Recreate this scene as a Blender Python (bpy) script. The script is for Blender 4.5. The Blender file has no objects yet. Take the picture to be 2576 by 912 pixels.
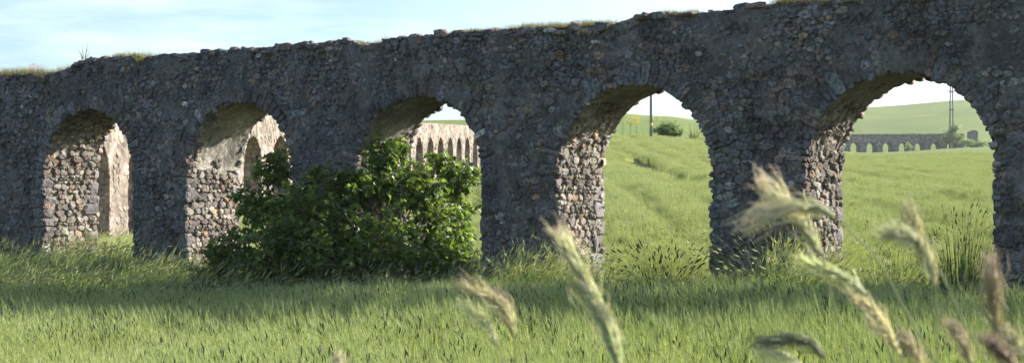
import bpy, math, random
import numpy as np
from mathutils import Vector
rng = np.random.default_rng(7); random.seed(7)
PI = math.pi
S = bpy.context.scene; COL = S.collection
# ------------------------------------------------------------------ camera, sky, sun, exposure
F = 3756.0; HX, HY = 1287.5, 500.0              # focal length and horizon, in pixels of a 2575 wide view
cam = bpy.data.cameras.new('camera'); co = bpy.data.objects.new('camera', cam); COL.objects.link(co)
co.location = (0, 0, 0); co.rotation_euler = (PI/2, 0, 0)
cam.sensor_width = 36; cam.lens = F/2575*36; cam.shift_y = (HY-456)/2575
cam.clip_start = .05; cam.clip_end = 8000
cam.dof.use_dof = True; cam.dof.focus_distance = 33; cam.dof.aperture_fstop = 14
S.camera = co
SUN_AZ = math.atan2(.435, .90)                    # from +X towards +Y
SUN_EL = math.radians(27.5)
w = bpy.data.worlds.new('World'); S.world = w; w.use_nodes = True
nt = w.node_tree; nt.nodes.clear()
def nd(t, typ, **kw):
    n = t.nodes.new(typ)
    for k, v in kw.items():
        if k in n.inputs: n.inputs[k].default_value = v
        else: setattr(n, k, v)
    return n
sky = nd(nt, 'ShaderNodeTexSky'); sky.sky_type = 'NISHITA'; sky.sun_disc = False
sky.sun_elevation = SUN_EL; sky.sun_rotation = PI/2-SUN_AZ; sky.dust_density = .8; sky.air_density = 1.0; sky.ozone_density = 3.0
wb = nd(nt, 'ShaderNodeMix'); wb.data_type = 'RGBA'; wb.blend_type = 'MULTIPLY'; wb.inputs[0].default_value = 1; wb.inputs[7].default_value = (.92, 1, 1.03, 1)
bg = nd(nt, 'ShaderNodeBackground'); bg.inputs['Strength'].default_value = .075
tc = nd(nt, 'ShaderNodeTexCoord'); mp = nd(nt, 'ShaderNodeMapping'); mp.inputs['Scale'].default_value = (1.5, 1.5, 9)
mp.inputs['Rotation'].default_value = (0, .12, 0)
nz = nd(nt, 'ShaderNodeTexNoise', Scale=2.2, Detail=7.0, Roughness=.62)
cr = nd(nt, 'ShaderNodeMapRange'); cr.inputs[1].default_value = .5; cr.inputs[2].default_value = .8
cr.inputs[3].default_value = .0; cr.inputs[4].default_value = .5
mx = nd(nt, 'ShaderNodeMix'); mx.data_type = 'RGBA'; mx.inputs[7].default_value = (9.5, 9.8, 10.2, 1)
out = nd(nt, 'ShaderNodeOutputWorld')
L = nt.links.new
L(tc.outputs['Generated'], mp.inputs['Vector']); L(mp.outputs[0], nz.inputs['Vector']); L(nz.outputs[0], cr.inputs[0])
dt = nd(nt, 'ShaderNodeVectorMath'); dt.operation = 'DOT_PRODUCT'; dt.inputs[1].default_value = (math.cos(SUN_AZ)*math.cos(SUN_EL), math.sin(SUN_AZ)*math.cos(SUN_EL), math.sin(SUN_EL))
L(tc.outputs['Generated'], dt.inputs[0]); dr = nd(nt, 'ShaderNodeMapRange'); dr.inputs[1].default_value = .3; dr.inputs[2].default_value = .75; dr.inputs[4].default_value = .55; L(dt.outputs['Value'], dr.inputs[0])
sm = nd(nt, 'ShaderNodeMath'); sm.operation = 'ADD'; sm.use_clamp = True; L(cr.outputs[0], sm.inputs[0]); L(dr.outputs[0], sm.inputs[1])   # thin cirrus veil, thicker towards the sun
L(sm.outputs[0], mx.inputs[0]); L(sky.outputs[0], wb.inputs[6]); L(wb.outputs[2], mx.inputs[6]); L(mx.outputs[2], bg.inputs[0]); L(bg.outputs[0], out.inputs[0])
sd = bpy.data.lights.new('sun', 'SUN'); so = bpy.data.objects.new('sun', sd); COL.objects.link(so)
sd.energy = 5.0; sd.angle = math.radians(.53); sd.color = (1, .93, .84)
sv = Vector((math.cos(SUN_AZ)*math.cos(SUN_EL), math.sin(SUN_AZ)*math.cos(SUN_EL), math.sin(SUN_EL)))
so.rotation_euler = sv.to_track_quat('Z', 'Y').to_euler(); so.location = sv*60
S.view_settings.view_transform = 'Standard'; S.view_settings.look = 'None'
S.view_settings.exposure = 1.34; S.view_settings.gamma = 1; S.view_settings.use_curve_mapping = False
S.cycles.max_bounces = 6; S.cycles.transparent_max_bounces = 6; S.cycles.volume_bounces = 0
S.cycles.use_denoising = True

def at(x, y, Z): return np.array([(x-HX)/F*Z, Z, (HY-y)/F*Z])
# ------------------------------------------------------------------ object helpers
def tag(o, label=None, cat=None, group=None, kind=None):
    if label: o['label'] = label
    if cat: o['category'] = cat
    if group: o['group'] = group
    if kind: o['kind'] = kind
    return o
def empty(name, loc, label, cat, group=None):
    o = bpy.data.objects.new(name, None); COL.objects.link(o); o.location = tuple(loc); o.empty_display_size = .2
    return tag(o, label, cat, group)
def mk(name, V, Fs, mat, parent=None, col=None, smooth=False, link=True):
    V = np.asarray(V, float).reshape(-1, 3)
    if parent is not None: V = V - np.array(parent['base'] if 'base' in parent else parent.location)
    me = bpy.data.meshes.new(name); me.vertices.add(len(V)); me.vertices.foreach_set('co', V.astype(np.float32).ravel())
    Fs = [np.asarray(f, np.int32) for f in Fs if len(f)]
    tot = np.concatenate([np.full(len(f), f.shape[1], np.int32) for f in Fs])
    idx = np.concatenate([f.ravel() for f in Fs])
    st = np.concatenate([[0], np.cumsum(tot)[:-1]]).astype(np.int32)
    me.loops.add(len(idx)); me.loops.foreach_set('vertex_index', idx)
    me.polygons.add(len(tot)); me.polygons.foreach_set('loop_start', st); me.polygons.foreach_set('loop_total', tot)
    me.polygons.foreach_set('use_smooth', np.full(len(tot), smooth))
    me.update(calc_edges=True)
    if col is not None:
        a = me.color_attributes.new('Col', 'FLOAT_COLOR', 'POINT')
        c = np.ones((len(V), 4), np.float32); c[:, :3] = col; a.data.foreach_set('color', c.ravel())
    me.materials.append(mat)
    o = bpy.data.objects.new(name, me)
    if link: COL.objects.link(o)
    if parent is not None: o.parent = parent
    return o
class MB:
    def __init__(s): s.V = []; s.F = {}; s.C = []; s.n = 0
    def add(s, V, Fs, col=(.5, .5, .5)):
        V = np.asarray(V, float).reshape(-1, 3)
        for f in Fs:
            f = np.asarray(f, int)
            if len(f): s.F.setdefault(f.shape[1], []).append(f+s.n)
        s.V.append(V); s.C.append(np.broadcast_to(np.asarray(col, float), V.shape)); s.n += len(V)
    def build(s, name, mat, parent=None, smooth=False, link=True):
        return mk(name, np.concatenate(s.V), [np.concatenate(f) for f in s.F.values()], mat, parent, np.concatenate(s.C), smooth, link)
# value noise
def _h(i, j, k):
    n = (i*374761393 + j*668265263 + k*2147483647) & 0xffffffff
    n = ((n ^ (n >> 13))*1274126177) & 0xffffffff
    n = n ^ (n >> 16)
    return (n & 0xffff)/65535.
def vn(P, sc=1., seed=0):
    P = np.asarray(P, float)*sc + 100.37 + seed*17.1; I = np.floor(P).astype(np.int64); f = P-I; f = f*f*(3-2*f)
    r = 0
    for a in (0, 1):
        for b in (0, 1):
            for c in (0, 1):
                wt = (f[..., 0] if a else 1-f[..., 0])*(f[..., 1] if b else 1-f[..., 1])*(f[..., 2] if c else 1-f[..., 2])
                r = r + wt*_h(I[..., 0]+a, I[..., 1]+b, I[..., 2]+c)
    return r*2-1
def sst(a, b, x): t = np.clip((x-a)/(b-a), 0, 1); return t*t*(3-2*t)
# ------------------------------------------------------------------ materials
def mat_base(name):
    m = bpy.data.materials.new(name); m.use_nodes = True; t = m.node_tree; t.nodes.clear()
    o = nd(t, 'ShaderNodeOutputMaterial'); p = nd(t, 'ShaderNodeBsdfPrincipled'); t.links.new(p.outputs[0], o.inputs[0])
    return m, t, p, o
def stone_mat(name, lo=.6, hi=1.35, lichen=.5, bump=.6, sc=1.):
    m, t, p, o = mat_base(name); K = t.links.new
    p.inputs['Roughness'].default_value = .95
    at_ = nd(t, 'ShaderNodeAttribute'); at_.attribute_name = 'Col'
    geo = nd(t, 'ShaderNodeNewGeometry')
    n1 = nd(t, 'ShaderNodeTexNoise', Scale=9*sc, Detail=8.0, Roughness=.7); K(geo.outputs['Position'], n1.inputs['Vector'])
    n2 = nd(t, 'ShaderNodeTexNoise', Scale=1.1*sc, Detail=6.0, Roughness=.65); K(geo.outputs['Position'], n2.inputs['Vector'])
    n3 = nd(t, 'ShaderNodeTexNoise', Scale=28*sc, Detail=5.0, Roughness=.7); K(geo.outputs['Position'], n3.inputs['Vector'])
    r1 = nd(t, 'ShaderNodeMapRange'); r1.inputs[1].default_value = .39; r1.inputs[2].default_value = .61; r1.inputs[3].default_value = lo; r1.inputs[4].default_value = hi
    K(n1.outputs[0], r1.inputs[0])
    mul = nd(t, 'ShaderNodeMix'); mul.data_type = 'RGBA'; mul.blend_type = 'MULTIPLY'; mul.inputs[0].default_value = 1
    K(at_.outputs['Color'], mul.inputs[6]); K(r1.outputs[0], mul.inputs[7])
    r2 = nd(t, 'ShaderNodeMapRange'); r2.inputs[1].default_value = .38; r2.inputs[2].default_value = .62; r2.inputs[3].default_value = .62; r2.inputs[4].default_value = 1.35
    K(n2.outputs[0], r2.inputs[0])
    mul2 = nd(t, 'ShaderNodeMix'); mul2.data_type = 'RGBA'; mul2.blend_type = 'MULTIPLY'; mul2.inputs[0].default_value = 1
    K(mul.outputs[2], mul2.inputs[6]); K(r2.outputs[0], mul2.inputs[7])
    # pale lichen crusts
    n4 = nd(t, 'ShaderNodeTexNoise', Scale=5.5*sc, Detail=9.0, Roughness=.72, Distortion=.6); K(geo.outputs['Position'], n4.inputs['Vector'])
    r4 = nd(t, 'ShaderNodeMapRange'); r4.inputs[1].default_value = .6; r4.inputs[2].default_value = .68; r4.inputs[4].default_value = lichen
    K(n4.outputs[0], r4.inputs[0])
    ml = nd(t, 'ShaderNodeMix'); ml.data_type = 'RGBA'; ml.inputs[7].default_value = (.36, .36, .34, 1)
    K(r4.outputs[0], ml.inputs[0]); K(mul2.outputs[2], ml.inputs[6])
    r5 = nd(t, 'ShaderNodeMapRange'); r5.inputs[1].default_value = .56; r5.inputs[2].default_value = .66; r5.inputs[4].default_value = lichen*.8
    K(n3.outputs[0], r5.inputs[0]); ml2 = nd(t, 'ShaderNodeMix'); ml2.data_type = 'RGBA'; ml2.inputs[7].default_value = (.3, .3, .29, 1)
    K(r5.outputs[0], ml2.inputs[0]); K(ml.outputs[2], ml2.inputs[6]); K(ml2.outputs[2], p.inputs['Base Color'])
    b = nd(t, 'ShaderNodeBump', Strength=bump, Distance=.05); K(n1.outputs[0], b.inputs['Height'])
    b2 = nd(t, 'ShaderNodeBump', Strength=bump, Distance=.012); K(n3.outputs[0], b2.inputs['Height']); K(b.outputs[0], b2.inputs['Normal'])
    K(b2.outputs[0], p.inputs['Normal'])
    return m
def leaf_mat(name, rough=.5, trans=.35, tint=1.0, spec=.5):
    m, t, p, o = mat_base(name); K = t.links.new
    a = nd(t, 'ShaderNodeAttribute'); a.attribute_name = 'Col'
    p.inputs['Roughness'].default_value = rough; p.inputs['Specular IOR Level'].default_value = spec
    K(a.outputs['Color'], p.inputs['Base Color'])
    tr = nd(t, 'ShaderNodeBsdfTranslucent')
    mm = nd(t, 'ShaderNodeMix'); mm.data_type = 'RGBA'; mm.blend_type = 'MULTIPLY'; mm.inputs[0].default_value = 1
    mm.inputs[7].default_value = (1.3*tint, 1.32*tint, .85*tint, 1); K(a.outputs['Color'], mm.inputs[6]); K(mm.outputs[2], tr.inputs[0])
    ms = nd(t, 'ShaderNodeMixShader'); ms.inputs[0].default_value = trans
    K(p.outputs[0], ms.inputs[1]); K(tr.outputs[0], ms.inputs[2]); K(ms.outputs[0], o.inputs[0])
    return m
def plain_mat(name, c, rough=.8, sc=20, var=.25):
    m, t, p, o = mat_base(name); K = t.links.new
    p.inputs['Roughness'].default_value = rough
    geo = nd(t, 'ShaderNodeNewGeometry'); n = nd(t, 'ShaderNodeTexNoise', Scale=sc, Detail=5.0); K(geo.outputs['Position'], n.inputs['Vector'])
    r = nd(t, 'ShaderNodeValToRGB'); r.color_ramp.elements[0].position = .3; r.color_ramp.elements[1].position = .7
    r.color_ramp.elements[0].color = tuple(v*(1-var) for v in c)+(1,); r.color_ramp.elements[1].color = tuple(min(1, v*(1+var)) for v in c)+(1,)
    K(n.outputs[0], r.inputs[0]); K(r.outputs[0], p.inputs['Base Color'])
    return m
M_face = stone_mat('weathered_facing_stone', .35, 1.6, .5, 1.0, 1.4)
M_rev = stone_mat('pale_rubble_stone', .72, 1.2, .15, .7)
M_far = stone_mat('sunlit_aqueduct_stone', .75, 1.2, .1, .8, .8)
M_mortar = stone_mat('lime_mortar', .6, 1.25, .2, 1.0)
M_leaf = leaf_mat('fig_leaf', .42, .4, 1.9, .35)
M_grass = leaf_mat('grass_blade', .5, .45, 1.15, .4)
M_barley = leaf_mat('barley_blade', .6, .42, 1.0, .3)
M_ear = leaf_mat('ripening_ear', .5, .4, .85, .5)
M_bark = plain_mat('grey_bark', (.24, .21, .18), .85, 30)
M_pole = plain_mat('weathered_concrete_pole', (.2, .2, .2), .9, 6)
M_metal = plain_mat('galvanised_steel', (.18, .18, .19), .5, 10)
M_band = plain_mat('yellow_painted_band', (.55, .45, .12), .6, 10)
M_white = plain_mat('white_ceramic', (.6, .6, .58), .3, 10)
# ------------------------------------------------------------------ terrain
YT = np.array([-400, 0, 32, 45, 60, 80, 100, 130, 151, 170, 200, 250, 350, 480, 520, 700, 900, 1200, 4000.])
UT = np.array([-1.2, -.6, -.25, -.047, .06, .1, .13, .235, .315, .6, 1.2])
ZT = np.array([
 [-3, -3, -3, -3, -3, -2.8, -2.6, -2.3, -2, -1.8, -1, 0, 3, 6, 8, 12, 15, 18, 18],
 [-3.1, -3.1, -3.1, -3.0, -2.7, -2.4, -2, -1, -.3, .5, 1.5, 3, 6, 9, 10, 14, 18, 20, 20],
 [-2.95, -2.95, -2.95, -2.6, -2.1, -1.3, -.5, .6, 1.3, 2.2, 3.5, 6, 10, 14, 15, 16, 18, 20, 20],
 [-2.55, -2.55, -2.6, -2.4, -2.0, -1.2, -.2, 1.3, 2.2, 3.5, 6.5, 11.5, 18.3, 21, 21.5, 22, 22, 20, 20],
 [-2.5, -2.5, -2.5, -1.7, -.7, .7, 2.2, 4.5, 6.0, 7.2, 8.0, 11, 19, 28, 28, 29, 29, 25, 25],
 [-2.5, -2.5, -2.52, -1.6, -.5, .8, 2.3, 4.5, 5.8, 6.8, 7.8, 11, 18, 26.6, 26.6, 28, 28, 25, 25],
 [-2.4, -2.4, -2.4, -1.6, -.5, .8, 2.2, 4.3, 5.6, 6.6, 7.6, 10.5, 17, 25.2, 25.4, 28, 30, 28, 28],
 [-2.4, -2.4, -2.4, -1.6, -.7, .2, 1.2, 2.6, 3.5, 4.3, 5.4, 7.3, 10.8, 14.7, 16.2, 37, 55.4, 57, 57],
 [-2.4, -2.4, -2.4, -1.6, -.7, .2, 1.2, 2.6, 3.5, 4.3, 5.6, 7.8, 11.8, 16.6, 18.5, 41, 60, 61, 61],
 [-2.4, -2.4, -2.4, -1.7, -.8, .1, 1.2, 2.6, 3.5, 4.3, 5.6, 8, 12, 17, 19, 43, 66, 67, 67],
 [-2.4, -2.4, -2.4, -1.9, -1, 0, 1, 2.6, 3.5, 4.3, 5.6, 8, 12, 17, 19, 43, 66, 67, 67]])
def ground(x, y):
    x = np.asarray(x, float); y = np.asarray(y, float)
    u = x/np.maximum(y, 25.); cols = np.array([np.interp(y, YT, r) for r in ZT])
    j = np.clip(np.searchsorted(UT, u)-1, 0, len(UT)-2); f = np.clip((u-UT[j])/(UT[j+1]-UT[j]), 0, 1); f = f*f*(3-2*f)
    ii = np.arange(cols.reshape(len(UT), -1).shape[1]).reshape(j.shape); C = cols.reshape(len(UT), -1)
    z = C[j, ii]*(1-f)+C[j+1, ii]*f
    z = z + 1.2*sst(8.5, 3.5, y)                                     # the verge where the photographer stands
    fd_ = (x+10.14)*.562+(y-40)*.827; al_ = (x+10.14)*.827-(y-40)*.562
    z = z+(.16-.16*sst(-2, 11, al_))*sst(-3.4, -1.6, fd_)*sst(7, 2.5, fd_)*sst(60, 40, al_)   # bank of rubble and weeds at the wall foot
    P = np.stack([x, y, 0*x], -1)
    z = z + vn(P, .05, 1)*.25*sst(45, 120, y)
    return z
gx = np.concatenate([-np.geomspace(4000, 26, 45), np.linspace(-25, 25, 101), np.geomspace(26, 4000, 45)])
gx = np.sort(np.concatenate([gx, np.linspace(26, 330, 110), -np.linspace(26, 120, 30)]))
gy = np.sort(np.concatenate([[-400, -200, -100, -50, -20, -5], np.linspace(0, 60, 121), np.linspace(61, 220, 120), np.linspace(223, 560, 110), np.geomspace(565, 4000, 60)]))
GX, GY = np.meshgrid(gx, gy); GZ = ground(GX, GY)
nx_, ny_ = len(gx), len(gy)
I = (np.arange(ny_-1)[:, None]*nx_+np.arange(nx_-1)[None, :]).ravel()
gm, t, p, o = mat_base('crop_field'); K = t.links.new
p.inputs['Roughness'].default_value = .9; p.inputs['Specular IOR Level'].default_value = .2
geo = nd(t, 'ShaderNodeNewGeometry')
m1 = nd(t, 'ShaderNodeMapping'); m1.inputs['Rotation'].default_value = (0, 0, .5); m1.inputs['Scale'].default_value = (.05, .35, .35); K(geo.outputs['Position'], m1.inputs['Vector'])
a1 = nd(t, 'ShaderNodeTexNoise', Scale=1., Detail=10.0, Roughness=.6, Distortion=.5); K(m1.outputs[0], a1.inputs['Vector'])
a2 = nd(t, 'ShaderNodeTexNoise', Scale=1.6, Detail=8.0, Roughness=.75); K(geo.outputs['Position'], a2.inputs['Vector'])
a3 = nd(t, 'ShaderNodeTexNoise', Scale=.012, Detail=4.0, Roughness=.5); K(geo.outputs['Position'], a3.inputs['Vector'])
r = nd(t, 'ShaderNodeValToRGB'); e = r.color_ramp.elements
e[0].position = .32; e[0].color = (.085, .135, .022, 1); e[1].position = .66; e[1].color = (.18, .235, .05, 1)
ad = nd(t, 'ShaderNodeMath'); ad.operation = 'ADD'; K(a1.outputs[0], ad.inputs[0]); K(a2.outputs[0], ad.inputs[1])
hf = nd(t, 'ShaderNodeMath'); hf.operation = 'MULTIPLY'; hf.inputs[1].default_value = .5; K(ad.outputs[0], hf.inputs[0]); K(hf.outputs[0], r.inputs[0])
r3 = nd(t, 'ShaderNodeMapRange'); r3.inputs[1].default_value = .35; r3.inputs[2].default_value = .65; r3.inputs[3].default_value = .85; r3.inputs[4].default_value = 1.15; K(a3.outputs[0], r3.inputs[0])
mu = nd(t, 'ShaderNodeMix'); mu.data_type = 'RGBA'; mu.blend_type = 'MULTIPLY'; mu.inputs[0].default_value = 1; K(r.outputs[0], mu.inputs[6]); K(r3.outputs[0], mu.inputs[7])
sp = nd(t, 'ShaderNodeSeparateXYZ'); K(geo.outputs['Position'], sp.inputs[0])
ry = nd(t, 'ShaderNodeMapRange'); ry.inputs[1].default_value = 150; ry.inputs[2].default_value = 175; K(sp.outputs[1], ry.inputs[0])
so_ = nd(t, 'ShaderNodeMix'); so_.data_type = 'RGBA'; so_.inputs[6].default_value = (.075, .085, .03, 1)      # earth and stubble between the near barley stalks
K(ry.outputs[0], so_.inputs[0]); K(mu.outputs[2], so_.inputs[7])
a4 = nd(t, 'ShaderNodeTexNoise', Scale=.045, Detail=8.0, Roughness=.7); K(geo.outputs['Position'], a4.inputs['Vector'])
r4 = nd(t, 'ShaderNodeMapRange'); r4.inputs[1].default_value = .6; r4.inputs[2].default_value = .72; r4.inputs[4].default_value = .45; K(a4.outputs[0], r4.inputs[0])
ye = nd(t, 'ShaderNodeMix'); ye.data_type = 'RGBA'; ye.inputs[7].default_value = (.42, .37, .06, 1); K(r4.outputs[0], ye.inputs[0]); K(so_.outputs[2], ye.inputs[6])
K(ye.outputs[2], p.inputs['Base Color'])
bb = nd(t, 'ShaderNodeBump', Strength=.9, Distance=.5); K(a2.outputs[0], bb.inputs['Height']); K(bb.outputs[0], p.inputs['Normal'])
g = mk('ground', np.stack([GX, GY, GZ], -1), [np.stack([I, I+1, I+1+nx_, I+nx_], 1)], gm, smooth=True)
tag(g, kind='structure')
# ------------------------------------------------------------------ masonry
def pal(n, P, w):
    P = np.array(P); w = np.array(w, float); c = P[rng.choice(len(P), n, p=w/w.sum())]
    return c*rng.uniform(.78, 1.22, (n, 1))*rng.uniform(.95, 1.05, (n, 3))
def rows(u0, u1, v0, v1, hmin, hmax, wr=(1., 2.2)):
    U, V, R = [], [], []; v = v0
    while v < v1:
        h = random.uniform(hmin, hmax); u = u0+random.uniform(-h, 0)
        while u < u1:
            ww = h*random.uniform(*wr)
            U.append(u+ww/2); V.append(v+h/2+random.uniform(-.32, .32)*h); R.append(math.sqrt(ww*h)/2*random.uniform(.75, 1.3)); u += ww
        v += h
    return np.array(U), np.array(V), np.array(R)
def stones(U, V, R, mapf, colf, K=10, an=1.35, gap=.02, hgt=(.02, .07), keep=None, planes=None, sink=.1, noise=.014, sq=14):
    """rubble facing: every site gets a rounded, weighted Voronoi cell bulging off its bed"""
    N = len(U); q = np.stack([U, V*an], 1); nb = min(16, N-1)
    idx = np.empty((N, nb), int); order = np.argsort(q[:, 0]); qs = q[order]
    for i0 in range(0, N, 400):
        ii = order[i0:i0+400]; lo = np.searchsorted(qs[:, 0], q[ii, 0].min()-1.8); hi = np.searchsorted(qs[:, 0], q[ii, 0].max()+1.8)
        if hi-lo < nb+2: lo, hi = 0, N
        c = order[lo:hi]; D = ((q[ii][:, None]-q[c][None])**2).sum(-1); D[D < 1e-9] = 1e9
        idx[ii] = c[np.argpartition(D, nb-1, 1)[:, :nb]]
    d = q[idx]-q[:, None]; dist = np.sqrt((d**2).sum(-1))+1e-6; phi = np.arctan2(d[..., 1], d[..., 0])
    off = np.maximum(dist*R[:, None]/(R[:, None]+R[idx])-gap/2, .01)
    if planes is not None:
        pn, po = planes; pn = pn.copy(); pn[..., 1] /= an; ln = np.sqrt((pn**2).sum(-1))+1e-9
        phi = np.concatenate([phi, np.arctan2(pn[..., 1], pn[..., 0])], 1); off = np.concatenate([off, np.maximum(po/ln, .01)], 1)
    sel = np.ones(N, bool) if keep is None else keep
    phi, off, q2, R2 = phi[sel], off[sel], q[sel], R[sel]; n = len(q2)
    th = np.arange(K)/K*2*PI + rng.uniform(0, 2*PI/K, (n, 1))
    cs = np.cos(th[:, None, :]-phi[..., None]); rr = np.where(cs > .05, off[..., None]/np.maximum(cs, .05), 1e3)
    r = (rr**-float(sq)).sum(1)**(-1./sq); r = np.minimum(r, R2[:, None]*2.0)
    r *= 1+rng.uniform(-.11, .08, r.shape)
    hh = rng.uniform(hgt[0], hgt[1], n); tilt = rng.uniform(-.6, .6, (n, 2))
    Vs = []
    for f, k in ((1.0, None), (1.0, 0.0), (.9, .62), (.6, .95), (0, 1.0)):
        if f == 0: pu = q2[:, :1]; pv = q2[:, 1:]; h = hh[:, None]*1.0; tx = 0
        else:
            dx = np.cos(th)*r*f; dy = np.sin(th)*r*f; pu = q2[:, :1]+dx; pv = q2[:, 1:]+dy
            h = np.full(r.shape, -sink) if k is None else hh[:, None]*(k+rng.uniform(-.22, .22, r.shape))+(tilt[:, :1]*dx+tilt[:, 1:]*dy)*.35*(k if k else .3)
        Vs.append(np.stack([pu, pv/an, h+0*pu], -1))
    A = np.concatenate(Vs, 1); A[..., :2] += rng.uniform(-noise, noise, A[..., :2].shape)*(A[..., 2:] > 0)
    nv = 4*K+1; P = mapf(A[..., 0], A[..., 1], A[..., 2])
    base = np.arange(n)[:, None]*nv; k = np.arange(K); k2 = (k+1) % K
    Q = [np.stack([base+ring*K+k, base+ring*K+k2, base+(ring+1)*K+k2, base+(ring+1)*K+k], -1).reshape(-1, 4) for ring in range(3)]
    T = np.stack([base+3*K+k, base+3*K+k2, base+4*K+0*k], -1).reshape(-1, 3)
    c = np.repeat(colf(q2[:, 0], q2[:, 1]/an)[:, None], nv, 1)
    return P.reshape(-1, 3), [np.concatenate(Q), T], c.reshape(-1, 3)
def ico(sub=2):
    import bmesh
    b = bmesh.new(); bmesh.ops.create_icosphere(b, subdivisions=sub, radius=1); v = np.array([x.co[:] for x in b.verts]); f = np.array([[l.index for l in fc.verts] for fc in b.faces]); b.free(); return v, f
IV, IF = ico(2); IV3, IF3 = ico(3)
def rocks(mb, C, size, axes, col, pw=.6, nz=.12, hi=False):
    v, f = (IV3, IF3) if hi else (IV, IF)
    b = np.sign(v)*np.abs(v)**pw
    for c, s, k in zip(C, size, col):
        n = vn(v*1.6+np.array(c)*7.3, 1)*nz+vn(v*3.7+np.array(c)*3.1, 1)*nz*.5
        p = b*(1+n[:, None])*np.array(s)*.5
        mb.add(p@axes+np.array(c), [f], k)
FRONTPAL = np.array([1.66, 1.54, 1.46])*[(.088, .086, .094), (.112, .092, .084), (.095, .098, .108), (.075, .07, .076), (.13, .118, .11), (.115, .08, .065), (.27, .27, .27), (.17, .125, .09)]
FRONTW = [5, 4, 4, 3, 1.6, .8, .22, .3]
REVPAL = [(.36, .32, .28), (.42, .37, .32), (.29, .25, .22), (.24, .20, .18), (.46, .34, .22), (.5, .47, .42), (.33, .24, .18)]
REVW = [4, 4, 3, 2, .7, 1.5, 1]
class Aq:
    def __init__(s, O, d, thick, openings, top, g):
        s.O = np.array(O, float); s.d = np.array(d, float)/np.hypot(*d); s.p = np.array([-s.d[1], s.d[0]]); s.t = thick; s.op = openings; s.top = top; s.g = g
    def W(s, a, y, z):
        a, y, z = np.broadcast_arrays(a, y, z)
        return np.stack([s.O[0]+a*s.d[0]+y*s.p[0], s.O[1]+a*s.d[1]+y*s.p[1], z+s.g(a)], -1)
    def core(s, s0, s1, zb, inset=.06, ds=.25, y0=None, nzs=6, lump=0, col=(.2, .17, .145), lcol=None):
        """the mortared core with its arched openings, as columns of quads"""
        cols = []; a = s0; cuts = sorted([(o[0]-inset, 0) for o in s.op]+[(o[1]+inset, 1) for o in s.op])
        xs = list(np.arange(s0, s1, ds))+[s1]
        cols = [(x, zb) for x in xs if not any(o[0]-inset <= x <= o[1]+inset for o in s.op)]
        for o in s.op:
            R = (o[1]-o[0])/2; c = (o[0]+o[1])/2; zs = o[2]-R; Ri = R+inset
            cols.append((c-Ri, zb)); cols.append((c+Ri+1e-4, zb))
            for k in range(33):
                th = PI*(1-k/32); cols.append((c+Ri*math.cos(th)+(1e-5 if k == 0 else 0), zs+Ri*math.sin(th)))
        cols.sort(); A = np.array(cols); T = s.top(A[:, 0])-inset
        yf = inset if y0 is None else y0
        n = len(A); mb = MB(); nz_ = nzs
        yfr = np.full(n, yf)
        def strip(p, q):
            V = np.concatenate([p, q]); i = np.arange(n-1); mb.add(V, [np.stack([i, i+1, i+1+n, i+n], 1)], col)
        for yy in (0, 1):
            prev = None
            for k in range(nz_+1):
                z = A[:, 1]+(T-A[:, 1])*k/nz_
                y = (s.yoff(A[:, 0], z)+inset-lump*(.55+vn(np.stack([A[:, 0]*1.3, 0*z, z*1.3], -1))+.8*vn(np.stack([A[:, 0]*4, 0*z, z*4], -1))+.5*vn(np.stack([A[:, 0]*8, 0*z, z*8], -1)))) if yy == 0 else s.t-inset+0*z
                cur = s.W(A[:, 0], y, z)
                if prev is not None: strip(prev, cur) if yy == 0 else strip(cur, prev)
                prev = cur
        fc = col; col = lcol if lcol else col; strip(s.W(A[:, 0], s.t-inset+0*T, A[:, 1]), s.W(A[:, 0], s.yoff(A[:, 0], A[:, 1])+inset, A[:, 1])); col = fc
        strip(s.W(A[:, 0], s.yoff(A[:, 0], T)+inset, T), s.W(A[:, 0], s.t-inset+0*T, T))
        for e_ in (0, -1):
            a0, z0, z1 = A[e_, 0], A[e_, 1], T[e_]
            mb.add(s.W(np.array([a0]*4), np.array([inset, s.t-inset, s.t-inset, inset]), np.array([z0, z0, z1, z1])), [[[0, 1, 2, 3]]], col)
        return mb
    def yoff(s, a, z): return 0*a+0*z
    def face(s, s0, s1, zb, zt, hm, pal_, pw, K=10, back=False, hgt=(.02, .07), ring=.4, gap=.02, sq=14):
        U, V, R = rows(s0, s1, zb, zt, *hm)
        n = len(U); pn = np.zeros((n, 4, 2)); po = np.full((n, 4), 50.)
        top = s.top(U); keep = (V < top-.03)&(U > s0)&(U < s1)
        pn[:, 0] = (0, 1); po[:, 0] = top-V+rng.uniform(-.05, .05, n)
        pn[:, 1:] = (0, 1)
        for o in s.op:
            Ra = (o[1]-o[0])/2; c = (o[0]+o[1])/2; zs = o[2]-Ra
            below = V < zs; ins = (U > o[0])&(U < o[1])&below; rr = np.hypot(U-c, V-zs); rg = Ra+ring
            inr = (~below)&(rr < rg-.03); keep &= ~(ins | inr)
            near = np.abs(U-c) < Ra+2.
            jit = rng.uniform(-.07, .05, n)
            L_ = near&below&(U <= o[0]); pn[L_, 1] = (1, 0); po[L_, 1] = (o[0]-U+jit)[L_]
            R_ = near&below&(U >= o[1]); pn[R_, 2] = (-1, 0); po[R_, 2] = (U-o[1]+jit)[R_]
            A_ = near&(~below)&(rr >= rg-.03); pn[A_, 3] = np.stack([c-U, zs-V], 1)[A_]/rr[A_, None]; po[A_, 3] = (rr-rg+.02)[A_]
        f = (lambda a, z, h: s.W(a, s.t+h, z)) if back else (lambda a, z, h: s.W(a, s.yoff(a, z)-h, z))
        return stones(U, V, R, f, lambda a, z: pal_(a, z), K=K, gap=gap, hgt=hgt, keep=keep, planes=(pn, po), sq=sq)
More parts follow.
